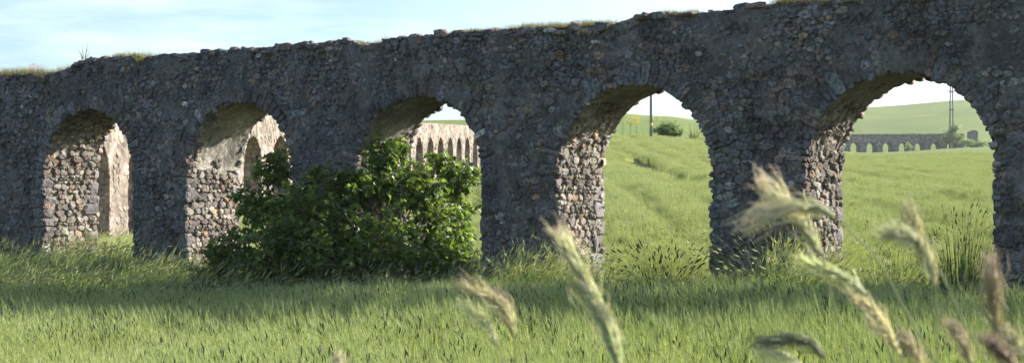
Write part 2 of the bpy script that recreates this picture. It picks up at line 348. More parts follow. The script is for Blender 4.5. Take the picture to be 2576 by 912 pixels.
    def ring(s, o, pal_, back=False, rad=.42, w=(.07, .26), K=10):
        Ra = (o[1]-o[0])/2; c = (o[0]+o[1])/2; zs = o[2]-Ra; U = [0.]; wd = []
        a = -.05
        A, Wd = [], []
        while a < PI*Ra+.02:
            ww = random.uniform(*w); A.append(a+ww/2); Wd.append(ww); a += ww
        A = np.array(A); Wd = np.array(Wd); n = len(A); r0 = Ra+rng.uniform(-.08, .05, n); r1 = Ra+rad+rng.uniform(-.2, .12, n)
        k = np.arange(12)/12*2*PI; vs = []
        sx = np.sign(np.cos(k))*np.abs(np.cos(k))**.5; sy = np.sign(np.sin(k))*np.abs(np.sin(k))**.5
        hh = rng.uniform(-.03, .05, n)
        for f, kk in ((1, None), (1, 0), (.88, .7), (.6, 1), (0, 1)):
            m_ = 1 if f == 0 else 12
            aa = A[:, None]+(sx[:m_]*f)[None]*(Wd[:, None]/2-.008); rr = (r0+r1)[:, None]/2+(sy[:m_]*f)[None]*(r1-r0)[:, None]/2
            h = -.12+0*aa if kk is None else hh[:, None]*kk+rng.uniform(-.008, .008, aa.shape)
            aa = aa+rng.uniform(-.008, .008, aa.shape); th = PI-aa/Ra
            rr = rr+rng.uniform(-.02, .02, rr.shape); s_ = c+rr*np.cos(th); z_ = zs+rr*np.sin(th)
            vs.append(s.W(s_, (s.t+h) if back else (s.yoff(s_, z_)-h), z_))
        P = np.concatenate(vs, 1); nv = 49; K = 12; base = np.arange(n)[:, None]*nv; k = np.arange(K); k2 = (k+1) % K
        Q = [np.stack([base+q*K+k, base+q*K+k2, base+(q+1)*K+k2, base+(q+1)*K+k], -1).reshape(-1, 4) for q in range(3)]
        T = np.stack([base+3*K+k, base+3*K+k2, base+4*K+0*k], -1).reshape(-1, 3)
        return P.reshape(-1, 3), [np.concatenate(Q), T], np.repeat(pal_(c+0*A, zs+0*A)[:, None], nv, 1).reshape(-1, 3)
    def reveal(s, o, zb, hm, palr, K=9, bare=None, y0=0., hgt=(.02, .09)):
        """rubble of both jambs and the vault between them"""
        Ra = (o[1]-o[0])/2; c = (o[0]+o[1])/2; zs = o[2]-Ra; H = zs-zb; Ltot = 2*H+PI*Ra
        V, U, R = [], [], []
        a = 0
        while a < Ltot:
            arch = H+.35*Ra < a < H+PI*Ra
            h = random.uniform(*hm)*(.75 if arch else 1); b = -random.uniform(0, .2)
            while b < s.t-y0:
                ww = h*random.uniform(.8, 2.)*(1.5 if arch else 1)
                U.append(b+ww/2+y0); V.append(a+h/2+random.uniform(-.3, .3)*h); R.append(math.sqrt(ww*h)/2*random.uniform(.75, 1.3)); b += ww
            a += h
        U, V, R = map(np.array, (U, V, R)); n = len(U); keep = (U > y0)&(U < s.t)
        if bare is not None: keep &= ~bare(U, V-H)
        pn = np.zeros((n, 2, 2)); po = np.zeros((n, 2)); pn[:, 0] = (1, 0); po[:, 0] = s.t-U+rng.uniform(-.05, .05, n); pn[:, 1] = (-1, 0); po[:, 1] = U-y0+rng.uniform(-.05, .05, n)
        hs = rng.uniform(*hgt, n)
        def f(b, a, h):
            al = np.clip((a-H)/Ra, 0, PI); th = PI-al
            px = c+Ra*np.cos(th); pz = zs+Ra*np.sin(th)
            pz = np.where(a < H, zb+a, np.where(a > H+PI*Ra, zs-(a-H-PI*Ra), pz))
            sc_ = np.where((al > .5)&(al < PI-.5), .55, 1.); h = np.where(h > 0, h*sc_, h)
            return s.W(px-np.cos(th)*h, b, pz-np.sin(th)*h)
        return stones(U, V, R, f, palr, K=K, hgt=hgt, keep=keep, planes=(pn, po), an=1.3, gap=.008)
P0 = 5.72
# ------------------------------------------------------------------ the near aqueduct
dm = (.827, -.562); tm = 1.95
OPS = [(P0*(k-1)-.65*P0, P0*(k-1), cz) for k, cz in ((1, 2.5), (2, 2.47), (3, 2.41), (4, 2.42), (5, 2.40), (6, 2.4))]
def X2S(x): i = (x-335.)/(340.2+.0804*x); return i*P0
TPX = [(-200, 3.45), (0, 3.60), (60, 3.52), (130, 3.53), (186, 3.66), (190, 3.86), (340, 3.85), (348, 3.72), (362, 3.73), (372, 3.85), (600, 3.82), (800, 3.84), (870, 3.84), (892, 3.80), (896, 3.68), (955, 3.70), (965, 3.79), (1000, 3.80), (1130, 3.82), (1300, 3.77), (1520, 3.72), (1560, 3.76), (1600, 3.88), (1640, 3.90), (1660, 3.85), (1735, 3.79), (1760, 3.83), (1840, 3.86), (1870, 3.92), (1900, 3.88), (2050, 3.86), (2575, 3.9), (3200, 3.9)]
TS = np.array([X2S(a) for a, b in TPX]); TZ = np.array([b for a, b in TPX])
def top_m(s_): return np.interp(s_, TS, TZ)+.03*vn(np.stack([s_*2.2, 0*s_, 0*s_], -1))+.02*vn(np.stack([s_*6, 0*s_, 0*s_], -1))
A1 = Aq((-10.14, 40.0), dm, tm, OPS, top_m, lambda a: 0*a)
def yo(a, z):   # slight waviness of the old face
    a, z = np.broadcast_arrays(a, z)
    return 0*a + .035*vn(np.stack([a*.7, 0*a, z*.7], -1))+.03*vn(np.stack([a*2.1, 0*a+3, z*2.1], -1))
A1.yoff = yo
pal_front = lambda a, z: (lambda n: pal(n, FRONTPAL, FRONTW)*(1+.3*vn(np.stack([a*.5, z*.5, 0*a], -1)))[:, None])(len(a))
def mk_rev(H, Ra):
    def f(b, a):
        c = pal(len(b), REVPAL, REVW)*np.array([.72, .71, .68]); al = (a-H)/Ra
        c = c*np.where((al > 1.1)&(al < 2.6), .42, np.where(al > .7, .7, 1.))[:, None]      # shade under the vault painted into its stones
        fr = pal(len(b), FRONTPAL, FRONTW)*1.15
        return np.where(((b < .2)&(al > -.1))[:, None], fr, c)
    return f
base1 = A1.W(np.array(10.), np.array(1.), np.array(-2.6))
aq = empty('aqueduct', base1, 'long dark rubble stone aqueduct with five arches crossing the whole foreground', 'aqueduct')
S0, S1 = -9.6, 38.
A1.core(S0, S1, -3.3, ds=.11, nzs=80, lump=.045, inset=.04, col=(.15, .134, .126), lcol=(.3, .26, .225)).build('core', M_mortar, aq)
FACE = A1.face(S0, S1, -3.2, 4.1, (.055, .2), pal_front, None, K=8, hgt=(-.04, .048), gap=.0, sq=18)
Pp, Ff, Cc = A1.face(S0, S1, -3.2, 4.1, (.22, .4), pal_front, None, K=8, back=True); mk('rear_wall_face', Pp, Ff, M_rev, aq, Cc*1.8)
qa = np.array([[A1.d[0], A1.d[1], 0], [A1.p[0], A1.p[1], 0], [0, 0, 1]])
for k, o in enumerate(OPS):
    Ra = (o[1]-o[0])/2; zs = o[2]-Ra
    Pp, Ff, Cc = A1.ring(o, pal_front); mk('arch_ring', Pp, Ff, M_face, aq, Cc)
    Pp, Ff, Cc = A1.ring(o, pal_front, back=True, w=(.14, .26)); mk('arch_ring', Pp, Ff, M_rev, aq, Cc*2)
    bare = None
    if k == 1: bare = lambda b, a: (a > .3+.25*np.sin(b*7))&(a < 5.2)&(b > .45)&(b < 1.8)
    if k == 2: bare = lambda b, a: (a > 1.2)&(a < 4.6)&(b > .3)
    if k == 3: bare = lambda b, a: (a > 2.0)&(a < 4.2)&(b > .3)
    if k == 4: bare = lambda b, a: (a > 2.2)&(a < 4.0)&(b > .4)
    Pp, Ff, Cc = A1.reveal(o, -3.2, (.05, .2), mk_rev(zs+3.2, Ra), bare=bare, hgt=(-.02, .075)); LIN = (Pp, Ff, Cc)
    if bare is not None and k > 0:                                             # lumpy lime render left on the vault
        nb_, na_ = 40, 110; a = np.linspace(.15 if k == 1 else .9, 5.4, na_)[None, :]; b = np.linspace(.04, tm-.06, nb_)[:, None]; a, b = np.broadcast_arrays(a, b)
        al = np.clip(a/Ra, 0, PI); th = PI-al; P3 = np.stack([a*1.0, b, 0*a+k], -1)
        h = .0+.05*vn(P3, 1.3)+.025*vn(P3, 4)+.012*vn(P3, 11); c = (o[0]+o[1])/2
        px = c+Ra*np.cos(th)-np.cos(th)*h; pz = np.where(a < 0, zs+a, zs+Ra*np.sin(th)-np.sin(th)*h)
        i = (np.arange(nb_-1)[:, None]*na_+np.arange(na_-1)[None]).ravel()
        V_ = A1.W(px, b, pz); cc = np.array((.36, .33, .28))*(1+.25*vn(P3, .9, 5)+.15*vn(P3, 5, 4))[..., None]*(1-.62*sst(*((1.5, 2.6, a) if k == 1 else (.9, 1.8, a))))[..., None]  # render colour darkens towards the crown, vault shade painted in
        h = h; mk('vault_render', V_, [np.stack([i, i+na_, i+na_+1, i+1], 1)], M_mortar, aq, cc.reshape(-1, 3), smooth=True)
    # corner blocks
    mr = MB()
    for sd_, xs in ((-1, o[0]), (1, o[1])):
        for yy in (0, 1):
            z = -3.0
            while z < zs-.15-(.9 if (k in (4,) and sd_ < 0) else .0):
                h = random.uniform(.18, .46); wdt = random.uniform(.3, .62); dp = random.uniform(.35, .6)
                if random.random() < (.72 if yy == 0 else .6):
                    y = dp/2-.05 if yy == 0 else tm-dp/2+.04
                    if yy == 0: y += float(yo(np.array(xs+sd_*.12), np.array(z)))
                    cpos = A1.W(np.array(xs+sd_*(wdt/2-.05)-(0 if yy else 0)), np.array(y), np.array(z+h/2))
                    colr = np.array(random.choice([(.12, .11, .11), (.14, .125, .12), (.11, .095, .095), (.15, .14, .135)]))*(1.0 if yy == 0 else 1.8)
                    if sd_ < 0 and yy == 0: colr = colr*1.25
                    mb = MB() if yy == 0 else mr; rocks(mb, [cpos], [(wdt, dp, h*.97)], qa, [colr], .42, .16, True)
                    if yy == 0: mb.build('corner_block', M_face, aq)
                z += h
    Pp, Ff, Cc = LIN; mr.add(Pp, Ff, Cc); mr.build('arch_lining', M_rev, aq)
mb = MB()                                                            # loose cap stones along the broken top
s_ = -9.
while s_ < 37:
    wd = random.uniform(.1, .38)
    for y in (random.uniform(.02, .2), random.uniform(.5, 1.5)):
        z = float(top_m(np.array(s_)))+random.uniform(-.2, -.03)
        rocks(mb, [A1.W(np.array(s_), np.array(y), np.array(z))], [(wd*1.25, random.uniform(.2, .4), random.uniform(.08, .22))], qa, [pal(1, FRONTPAL, FRONTW)[0]], .6, .22)
    s_ += wd*.9
mb.add(*FACE); mb.build('wall_face', M_face, aq)
# ------------------------------------------------------------------ the sunlit second aqueduct
Z0 = 44.8; d2 = (.126, 1.0); c2 = 1/math.hypot(*d2)
def s2(Z): return (Z-Z0)/c2
op2 = []; z2 = 57.9-5.03*2
gz2 = lambda a: np.interp(a*c2+Z0, [40, 58, 79, 100, 130, 151, 200], [-2.9, -2.5, -1.6, -.6, 1.0, 2.2, 5])
cr2 = lambda Z: .04*Z+.1
while z2 < 185:
    a1 = s2(z2); g_ = float(gz2(np.array(a1-1.6))); op2.append((a1-3.15, a1, cr2(z2)-g_)); z2 += 5.03
# first opening must not run into the near aqueduct
op2 = [o_ for o_ in op2 if o_[0] > 2.2]
top2 = lambda a: .0385*(np.asarray(a)*c2+Z0)+1.55-gz2(np.asarray(a))+.05*vn(np.stack([np.asarray(a)*1.3, 0*np.asarray(a), 0*np.asarray(a)], -1))
A2 = Aq((.126*Z0-22.9, Z0), d2, 2.0, op2, top2, gz2)
# here the visible face is on the right-hand side: local y runs to the left
pal2 = lambda a, z: pal(len(a), [(.27, .225, .18), (.30, .255, .21), (.215, .175, .14), (.33, .29, .245)], [4, 4, 2, 2])
aq2 = empty('aqueduct', (-15, 62, -2.2), 'sunlit pinkish aqueduct running away up the slope behind the dark one', 'aqueduct')
A2.core(.2, s2(188), -1.5, inset=.01, ds=.8, nzs=12, lump=.012, col=(.27, .215, .175), lcol=(.26, .20, .145)).build('core', M_far, aq2)
Pp, Ff, Cc = A2.face(.3, s2(100), -1.4, 9, (.14, .32), pal2, None, K=8, hgt=(-.02, .025), gap=.0, ring=.4); mk('wall_face', Pp, Ff, M_far, aq2, Cc)
Pp, Ff, Cc = A2.face(s2(100), s2(188), -1.4, 9, (.22, .5), pal2, None, K=7, hgt=(-.01, .04), gap=.0, ring=.4); mk('wall_face', Pp, Ff, M_far, aq2, Cc)
pal2d = lambda a, z: pal(len(a), [(.36, .29, .22), (.42, .34, .26), (.3, .24, .18)], [4, 4, 2])
for o in op2:
    lod = o[0] > s2(100)
    Pp, Ff, Cc = A2.ring(o, pal2, rad=.42, w=(.16, .3)); mk('arch_ring', Pp, Ff, M_far, aq2, Cc)
    Pp, Ff, Cc = A2.reveal(o, -1.4, (.2, .4) if not lod else (.35, .6), pal2d, K=7, hgt=(0, .03)); mk('arch_lining', Pp, Ff, M_far, aq2, Cc)
# ------------------------------------------------------------------ the far aqueduct under the hill
b3 = math.radians(8); Z3 = 470.
O3 = at(1985, 400, Z3); op3 = []; a = 4.0
for k in range(11): op3.append((a, a+3.4, 0)); a += 5.35
g3 = lambda a: np.interp(a, [0, 20, 45, 62], [13.2, 13.9, 15.6, 16.4])
op3 = [(o[0], o[1], float(17.9+.02*k-g3(np.array(o[0]+1.7)))) for k, o in enumerate(op3) if o[1] < 56]
top3 = lambda a: 20.3+.01*np.asarray(a)-g3(np.asarray(a))+.12*vn(np.stack([np.asarray(a)*.6, 0*np.asarray(a), 0*np.asarray(a)], -1))
A3 = Aq(O3[:2], (math.cos(b3), math.sin(b3)), 4.0, op3, top3, g3)
aq3 = empty('aqueduct', (O3[0]+20, Z3, 14), 'distant grey aqueduct with a row of small arches at the foot of the hill', 'aqueduct')
A3.core(0, 58, -2, inset=.02, ds=.8).build('core', M_face, aq3).data.attributes['Col'].data.foreach_set('color', np.tile(np.array([.2, .18, .17, 1], np.float32), A3.core(0, 58, -2, inset=.02, ds=.8).n))
pal3 = lambda a, z: pal(len(a), [(.22, .2, .19), (.17, .155, .15)], [1, 1])
Pp, Ff, Cc = A3.face(0, 58, -1.5, 9, (.4, .8), pal3, None, K=7, hgt=(.02, .1), ring=.4); mk('wall_face', Pp, Ff, M_face, aq3, Cc)
for o in op3:
    Pp, Ff, Cc = A3.ring(o, pal3, rad=.5, w=(.25, .5)); mk('arch_ring', Pp, Ff, M_face, aq3, Cc)
# ------------------------------------------------------------------ blades, grasses
def ribbons(base, H, width, lean, curl, ang, seg=4, tip=.1, flat=0.):
    """tapering grass blades: base (n,3), height, width, lean direction (n,2), curl (n,)"""
    n = len(base); t_ = np.linspace(0, 1, seg+1)[None, :]
    fw = H[:, None]*(t_-.0*t_); bend = curl[:, None]*H[:, None]*(t_**2)
    z = H[:, None]*t_*(1-.35*np.abs(curl[:, None])*t_**2)
    cx = base[:, None, 0]+lean[:, 0, None]*bend; cy = base[:, None, 1]+lean[:, 1, None]*bend; cz = base[:, None, 2]+z
    wd = width[:, None]/2*np.maximum(tip, 1-t_**1.6)
    dx = np.cos(ang)[:, None]*wd; dy = np.sin(ang)[:, None]*wd
    V = np.stack([np.stack([cx-dx, cy-dy, cz], -1), np.stack([cx+dx, cy+dy, cz], -1)], 2).reshape(n, -1, 3)
    k = np.arange(seg)*2; b = np.arange(n)[:, None]*(2*(seg+1))
    Fq = np.stack([b+k, b+k+1, b+k+3, b+k+2], -1).reshape(-1, 4)
    return V.reshape(-1, 3), [Fq], np.stack([cx, cy, cz], -1)
def spindles(P0_, P1_, r, K=4, rings=4, jit=0):
    """small tapered seed heads between two points"""
    n = len(P0_); ax = P1_-P0_; ln = np.linalg.norm(ax, axis=1, keepdims=True)+1e-9; a_ = ax/ln
    u_ = np.cross(a_, [0, 0, 1.]); bad = np.linalg.norm(u_, axis=1) < 1e-3; u_[bad] = (1, 0, 0); u_ /= np.linalg.norm(u_, axis=1, keepdims=True); v_ = np.cross(a_, u_)
    t_ = np.linspace(0, 1, rings); pr = np.array([.3]+[1.]*(rings-2)+[.12]) if rings > 2 else np.array([1, .1]); th = np.arange(K)/K*2*PI
    rr = np.asarray(r).reshape(-1, 1, 1)*pr[None, :, None]
    V = P0_[:, None, None]+ax[:, None, None]*t_[None, :, None, None]+rr[..., None]*(u_[:, None, None]*np.cos(th)[None, None, :, None]+v_[:, None, None]*np.sin(th)[None, None, :, None])
    b = np.arange(n)[:, None, None]*rings*K; i = np.arange(rings-1)[None, :, None]*K; k = np.arange(K)[None, None]; k2 = (k+1) % K
    Fq = np.stack([b+i+k, b+i+k2, b+i+K+k2, b+i+K+k], -1).reshape(-1, 4)
    return V.reshape(-1, 3), [Fq]
def grass_patch(n, size, H, wd, pals, headfrac=0, headlen=.07, headr=.006, headcol=(.25, .27, .12), lean=(1, 0), curl=(.1, .5), awn=0, seed=0, wide=1., rnd=False):
    rs = np.random.default_rng(seed); mb = MB(); mh = MB()
    ba = np.stack([rs.uniform(-size, size, n), rs.uniform(-size, size, n)*wide, 0*np.ones(n)], 1)
    if rnd: rr = size*np.sqrt(rs.random(n)); an = rs.random(n)*2*PI; ba[:, 0] = rr*np.cos(an); ba[:, 1] = rr*np.sin(an)*wide
    h = H[0]+(H[1]-H[0])*rs.random(n)**1.3; w_ = rs.uniform(wd[0], wd[1], n); cu = rs.uniform(curl[0], curl[1], n)
    ln = np.stack([lean[0]+rs.normal(0, .45, n), lean[1]+rs.normal(0, .45, n)], 1)
    if rnd: ln = ln*.5+ba[:, :2]/size*.9
    c = np.array(pals)[rs.integers(0, len(pals), n)]*rs.uniform(.55, 1.3, (n, 1))
    V, Fq, cl = ribbons(ba, h, w_, ln, cu, rs.random(n)*PI)
    cc = np.repeat(c[:, None], V.shape[0]//n, 1); mb.add(V, Fq, cc.reshape(-1, 3))
    if headfrac:
        k = rs.random(n) < headfrac; tp = cl[k, -1]; dv = cl[k, -1]-cl[k, -2]; dv /= np.linalg.norm(dv, axis=1, keepdims=True)+1e-9
        dv[:, :2] += ln[k]*.5; dv[:, 2] -= .15; dv /= np.linalg.norm(dv, axis=1, keepdims=True); m_ = k.sum()
        hl = headlen*rs.uniform(.7, 1.2, (m_, 1)); V2, F2 = spindles(tp, tp+dv*hl, headr*rs.uniform(.7, 1.2, m_))
        hc = np.array(headcol)*rs.uniform(.7, 1.3, (m_, 1)); mh.add(V2, F2, np.repeat(hc[:, None], 16, 1).reshape(-1, 3))
        for q in range(awn):
            st_ = tp+dv*hl*rs.uniform(.1, 1, (m_, 1)); d_ = dv+rs.normal(0, .2, (m_, 3)); d_[:, 2] += .35; V3, F3 = spindles(st_, st_+d_*rs.uniform(.07, .14, (m_, 1)), np.full(m_, .0014), K=3, rings=2)
            mh.add(V3, F3, np.repeat((np.array([.5, .54, .32])*rs.uniform(.8, 1.2, (m_, 1)))[:, None], 6, 1).reshape(-1, 3))
    return mb, mh
def merge(mb, mh):
    for V, C in [(np.concatenate(mh.V), np.concatenate(mh.C))] if mh.V else []:
        mb.add(V, [np.concatenate(f) for f in mh.F.values()], C)
    return mb
def scatter(name, pts, variants, rot, scl, idx=None):
    """geometry-nodes scatter of patch meshes over points"""
    me = bpy.data.meshes.new(name); me.vertices.add(len(pts)); me.vertices.foreach_set('co', np.asarray(pts, np.float32).ravel())
    for nm, tp, dat in (('rot', 'FLOAT_VECTOR', rot), ('scl', 'FLOAT_VECTOR', scl)):
        a = me.attributes.new(nm, tp, 'POINT'); a.data.foreach_set('vector', np.asarray(dat, np.float32).ravel())
    a = me.attributes.new('idx', 'INT', 'POINT'); a.data.foreach_set('value', (rng.integers(0, len(variants), len(pts)) if idx is None else idx).astype(np.int32))
    o = bpy.data.objects.new(name, me); COL.objects.link(o)
    gn = bpy.data.node_groups.new(name, 'GeometryNodeTree'); gn.interface.new_socket('Geometry', in_out='INPUT', socket_type='NodeSocketGeometry'); gn.interface.new_socket('Geometry', in_out='OUTPUT', socket_type='NodeSocketGeometry')
    gi = gn.nodes.new('NodeGroupInput'); go = gn.nodes.new('NodeGroupOutput'); ip = gn.nodes.new('GeometryNodeInstanceOnPoints')
    gtg = gn.nodes.new('GeometryNodeGeometryToInstance')
    for v in variants[::-1]:
        oi = gn.nodes.new('GeometryNodeObjectInfo'); oi.inputs['Object'].default_value = v; oi.inputs['As Instance'].default_value = True
        gn.links.new(oi.outputs['Geometry'], gtg.inputs[0])
    def na(nm, dt):
        x = gn.nodes.new('GeometryNodeInputNamedAttribute'); x.data_type = dt; x.inputs['Name'].default_value = nm; return x.outputs['Attribute']
    gn.links.new(gi.outputs[0], ip.inputs['Points']); gn.links.new(gtg.outputs[0], ip.inputs['Instance'])
    ip.inputs['Pick Instance'].default_value = True
    gn.links.new(na('idx', 'INT'), ip.inputs['Instance Index']); gn.links.new(na('rot', 'FLOAT_VECTOR'), ip.inputs['Rotation']); gn.links.new(na('scl', 'FLOAT_VECTOR'), ip.inputs['Scale'])
    gn.links.new(ip.outputs[0], go.inputs[0])
    md = o.modifiers.new('scatter', 'NODES'); md.node_group = gn
    return o
BP = [(.38, .45, .13), (.46, .52, .155), (.19, .26, .07), (.6, .62, .26)]
def front_d(x, y): return (x-A1.O[0])*A1.p[0]+(y-A1.O[1])*A1.p[1]     # signed distance behind the near face
def along(x, y): return (x-A1.O[0])*A1.d[0]+(y-A1.O[1])*A1.d[1]
bv = []
for k in range(5):
    mb, mh = grass_patch(120, .27, (.35, .88), (.008, .017), BP, headfrac=.5, headlen=.075, headr=.0055, headcol=(.30, .38, .13), lean=(-.5, -.2), curl=(.0, .12), awn=4, seed=k)
    if k == 4:
        m2, h2 = grass_patch(14, .25, (.7, .9), (.004, .006), [(.1, .13, .05)], headfrac=1, headlen=.09, headr=.008, headcol=(.05, .065, .04), lean=(-.3, 0), curl=(0, .1), seed=77)
        merge(mb, m2); merge(mb, h2)
    bv.append(merge(mb, mh).build('barley_patch', M_barley, link=False))
for k in range(3):                                                   # paler crop on the slope, colour lifted to offset its self-shading
    mb, mh = grass_patch(150, .27, (.4, .84), (.006, .013), [(.54, .58, .24), (.5, .54, .21), (.6, .62, .29)], headfrac=.6, headlen=.08, headr=.007, headcol=(.48, .5, .28), lean=(-.5, -.2), curl=(.0, .07), awn=7, seed=200+k)
    bv.append(merge(mb, mh).build('barley_patch', M_barley, link=False))
def field(y0, y1, dens):
    n = int((y1-y0)*(.8*y1)*dens); y = rng.uniform(y0, y1, n); x = rng.uniform(-.4*y1-2, .4*y1+2, n)
    k = np.abs(x) < .4*y+2; return x[k], y[k]
xs, ys, scs = [], [], []
for y0, y1, dn, sc in ((9, 34, 8, 1.), (34, 62, 5, 1.25), (62, 110, 3.6, 1.4), (110, 200, 2.2, 1.7)):
    x, y = field(y0, y1, dn); xs.append(x); ys.append(y); scs.append(np.full(len(x), sc))
x = np.concatenate(xs); y = np.concatenate(ys); sc = np.concatenate(scs)
fd = front_d(x, y); x2w = .126*y-22.9
wl = 1.3+3.0*sst(13, -1, along(x, y))+1.1*sst(11, 8, along(x, y)); k = ((fd < -wl) | (fd > 3.6)) & ((fd < 0) | (x > x2w+1.0))
def bump_zone(x, y, cx, cy, r): return (x-cx)**2+(y-cy)**2 > r*r
ua = (x/y*F+HX); va = HY-F*ground(x, y)/y
# two tractor lines across the slope seen through the fourth arch
def seg_d(px, py, a, b):
    a = np.array(a); b = np.array(b); ab = b-a; t_ = np.clip(((px-a[0])*ab[0]+(py-a[1])*ab[1])/(ab@ab), 0, 1); return np.hypot(px-a[0]-ab[0]*t_, py-a[1]-ab[1]*t_)
def on_ground(px, py):
    Z = 34.
    while Z < 400 and (HY-F*float(ground(np.array((px-HX)/F*Z), np.array(Z)))/Z) > py+.45*F/Z: Z += .5
    return ((px-HX)/F*Z, Z)
tr1 = (on_ground(1590, 385), on_ground(1775, 475)); tr2 = (on_ground(1565, 395), on_ground(1730, 470))
k &= ~((seg_d(x, y, *tr1) < np.where(y < 100, .62, .55)) & (fd > 5)); k &= ~((seg_d(x, y, *tr2) < np.where(y < 100, .55, .5)) & (fd > 5))
k &= ~((y > 163)&(ua < 1800))
lo_, ac_ = (lambda a_, b_: ((x-a_[0])*(b_[0]-a_[0])+(y-a_[1])*(b_[1]-a_[1]), (y-a_[1])*(b_[0]-a_[0])-(x-a_[0])*(b_[1]-a_[1])))(*tr1)
L1 = math.hypot(tr1[1][0]-tr1[0][0], tr1[1][1]-tr1[0][1]); lo_, ac_ = lo_/L1, ac_/L1
st_ = np.cos(ac_*2*PI/2.2+1.5*vn(np.stack([lo_*.03, ac_*.1, 0*x], -1)))+1.4*vn(np.stack([lo_*.05, ac_*.45, 0*x], -1))
k &= ~((st_ > 1.5)&(fd > 6)&(rng.random(len(x)) < .7))                                # thin drill rows across the slope
x, y, sc, st_, fd = x[k], y[k], sc[k], st_[k], fd[k]; n = len(x)
Pz = np.stack([x, y, ground(x, y)], 1)
def seg_ax(px, py, a, b):
    a = np.array(a); ab = np.array(b)-a; ab = ab/np.hypot(*ab); return (px-a[0])*ab[0]+(py-a[1])*ab[1], (px-a[0])*-ab[1]+(py-a[1])*ab[0]
lo_, ac_ = seg_ax(x, y, *tr1)
hs = (1+.25*vn(np.stack([lo_*.06, ac_*.75, 0*x], -1))*sst(36, 50, y))*(1-.5*sst(60, 110, y))+.14*vn(np.stack([x*.35, y*.35, 0*x], -1))+.08*vn(np.stack([x*1.4, y*1.4, 0*x], -1))
hs = hs*(1-.3*sst(.2, 1.3, st_)*sst(5, 12, fd))*(1+.2*rng.uniform(-1, 1, n)*sst(50, 100, y))
scale = np.stack([sc, sc, hs*rng.uniform(.9, 1.1, n)*(1+.0*sc)], 1)
bf = scatter('barley_field', Pz, bv, np.stack([0*x, 0*x, rng.uniform(-.5, .5, n)], 1), scale, np.where(rng.random(n) < np.where(fd > 0, sst(20, 60, y), 0), rng.integers(5, 8, n), rng.integers(0, 5, n)))
tag(bf, 'green awned barley covering the field in front of and behind the aqueduct', 'barley', kind='stuff')
# ------------------------------------------------------------------ wild grass along the wall foot
WG = [(.15, .21, .08), (.22, .28, .13), (.10, .155, .05), (.34, .36, .2)]
wv = []
for k in range(5):
    mb, mh = grass_patch(80, .36, (.3, 1.1), (.006, .016), WG, headfrac=.3, headlen=.12, headr=.010, headcol=(.42, .42, .24), lean=(.8, 0), curl=(.2, .75), awn=4, seed=30+k)
    # broad weed leaves
    rs = np.random.default_rng(50+k); nn = 60; b_ = np.stack([rs.uniform(-.3, .3, nn), rs.uniform(-.3, .3, nn), rs.uniform(.05, .6, nn)], 1)
    V, Fq, _ = ribbons(b_, rs.uniform(.08, .2, nn), rs.uniform(.03, .06, nn), rs.normal(0, 1, (nn, 2)), rs.uniform(.5, 1.2, nn), rs.random(nn)*PI, seg=3)
    mb.add(V, Fq, np.repeat((np.array([.10, .18, .05])*rs.uniform(.7, 1.4, (nn, 1)))[:, None], 8, 1).reshape(-1, 3))
    wv.append(merge(mb, mh).build('wild_grass_patch', M_grass, link=False))
n = 3500; a = rng.uniform(-9, 24, n); dpt = -1.6+3.3*rng.random(n); dpt[n//3:] = rng.uniform(0, 1, n-n//3)*-(1.5+2.9*sst(13, -1, a[n//3:])+1.1*sst(11, 8, a[n//3:]))-.05
k = np.ones(n, bool)
for i in range(len(OPS)-1):
    pass
inpier = (dpt > -.1)&(dpt < tm+.1)
k &= ~(inpier & ~np.array([any(o[0] < q < o[1] for o in OPS) for q in a]))
xq = 1287.5+F*(A1.O[0]+a*A1.d[0])/(A1.O[1]+a*A1.d[1])
hgt_ = np.interp(xq, [-100, 0, 200, 420, 520, 700, 1200, 1280, 1400, 1520, 1650, 1790, 1880, 1990, 2100, 2200, 2330, 2480, 2600], [.95, .95, .95, .9, .85, .8, .8, .95, 1.0, .8, .62, .5, .55, 1.0, .95, .7, .75, .75, .75])
dens = np.interp(xq, [0, 500, 1200, 1280, 1520, 1600, 1790, 1850, 1890, 2330, 2360, 2600], [1, 1, .6, 1, 1, .75, .6, .35, .9, .8, .5, .5])
k &= rng.random(n) < dens
a, dpt, hgt_ = a[k], dpt[k], hgt_[k]; P = A1.W(a, dpt, 0*a); P[:, 2] = ground(P[:, 0], P[:, 1])
r_ = rng.uniform(.8, 1.15, len(a))*hgt_; ws = scatter('wild_grass', P, wv, np.stack([0*a, 0*a, rng.uniform(-.7, .7, len(a))], 1), np.stack([r_*0+1, r_*0+1, r_*1.12*rng.choice([.6, .9, 1.25], len(a))], 1))
tag(ws, 'tangled tall wild grass and weeds along the foot of the dark aqueduct', 'wild grass', kind='stuff')
# the rough ground between the two walls
n = 1500; y = rng.uniform(43, 66, n); x = .126*y-22.9+rng.uniform(.1, 7, n); k = front_d(x, y) > 2.3; x, y = x[k], y[k]
ws = scatter('wild_grass', np.stack([x, y, ground(x, y)], 1), wv, np.stack([0*x, 0*x, rng.uniform(-.7, .7, len(x))], 1), np.stack([1.2+0*x, 1.2+0*x, rng.uniform(.6, 1.1, len(x))], 1))
tag(ws, 'bright rough grass at the foot of the sunlit pinkish aqueduct', 'wild grass', kind='stuff')
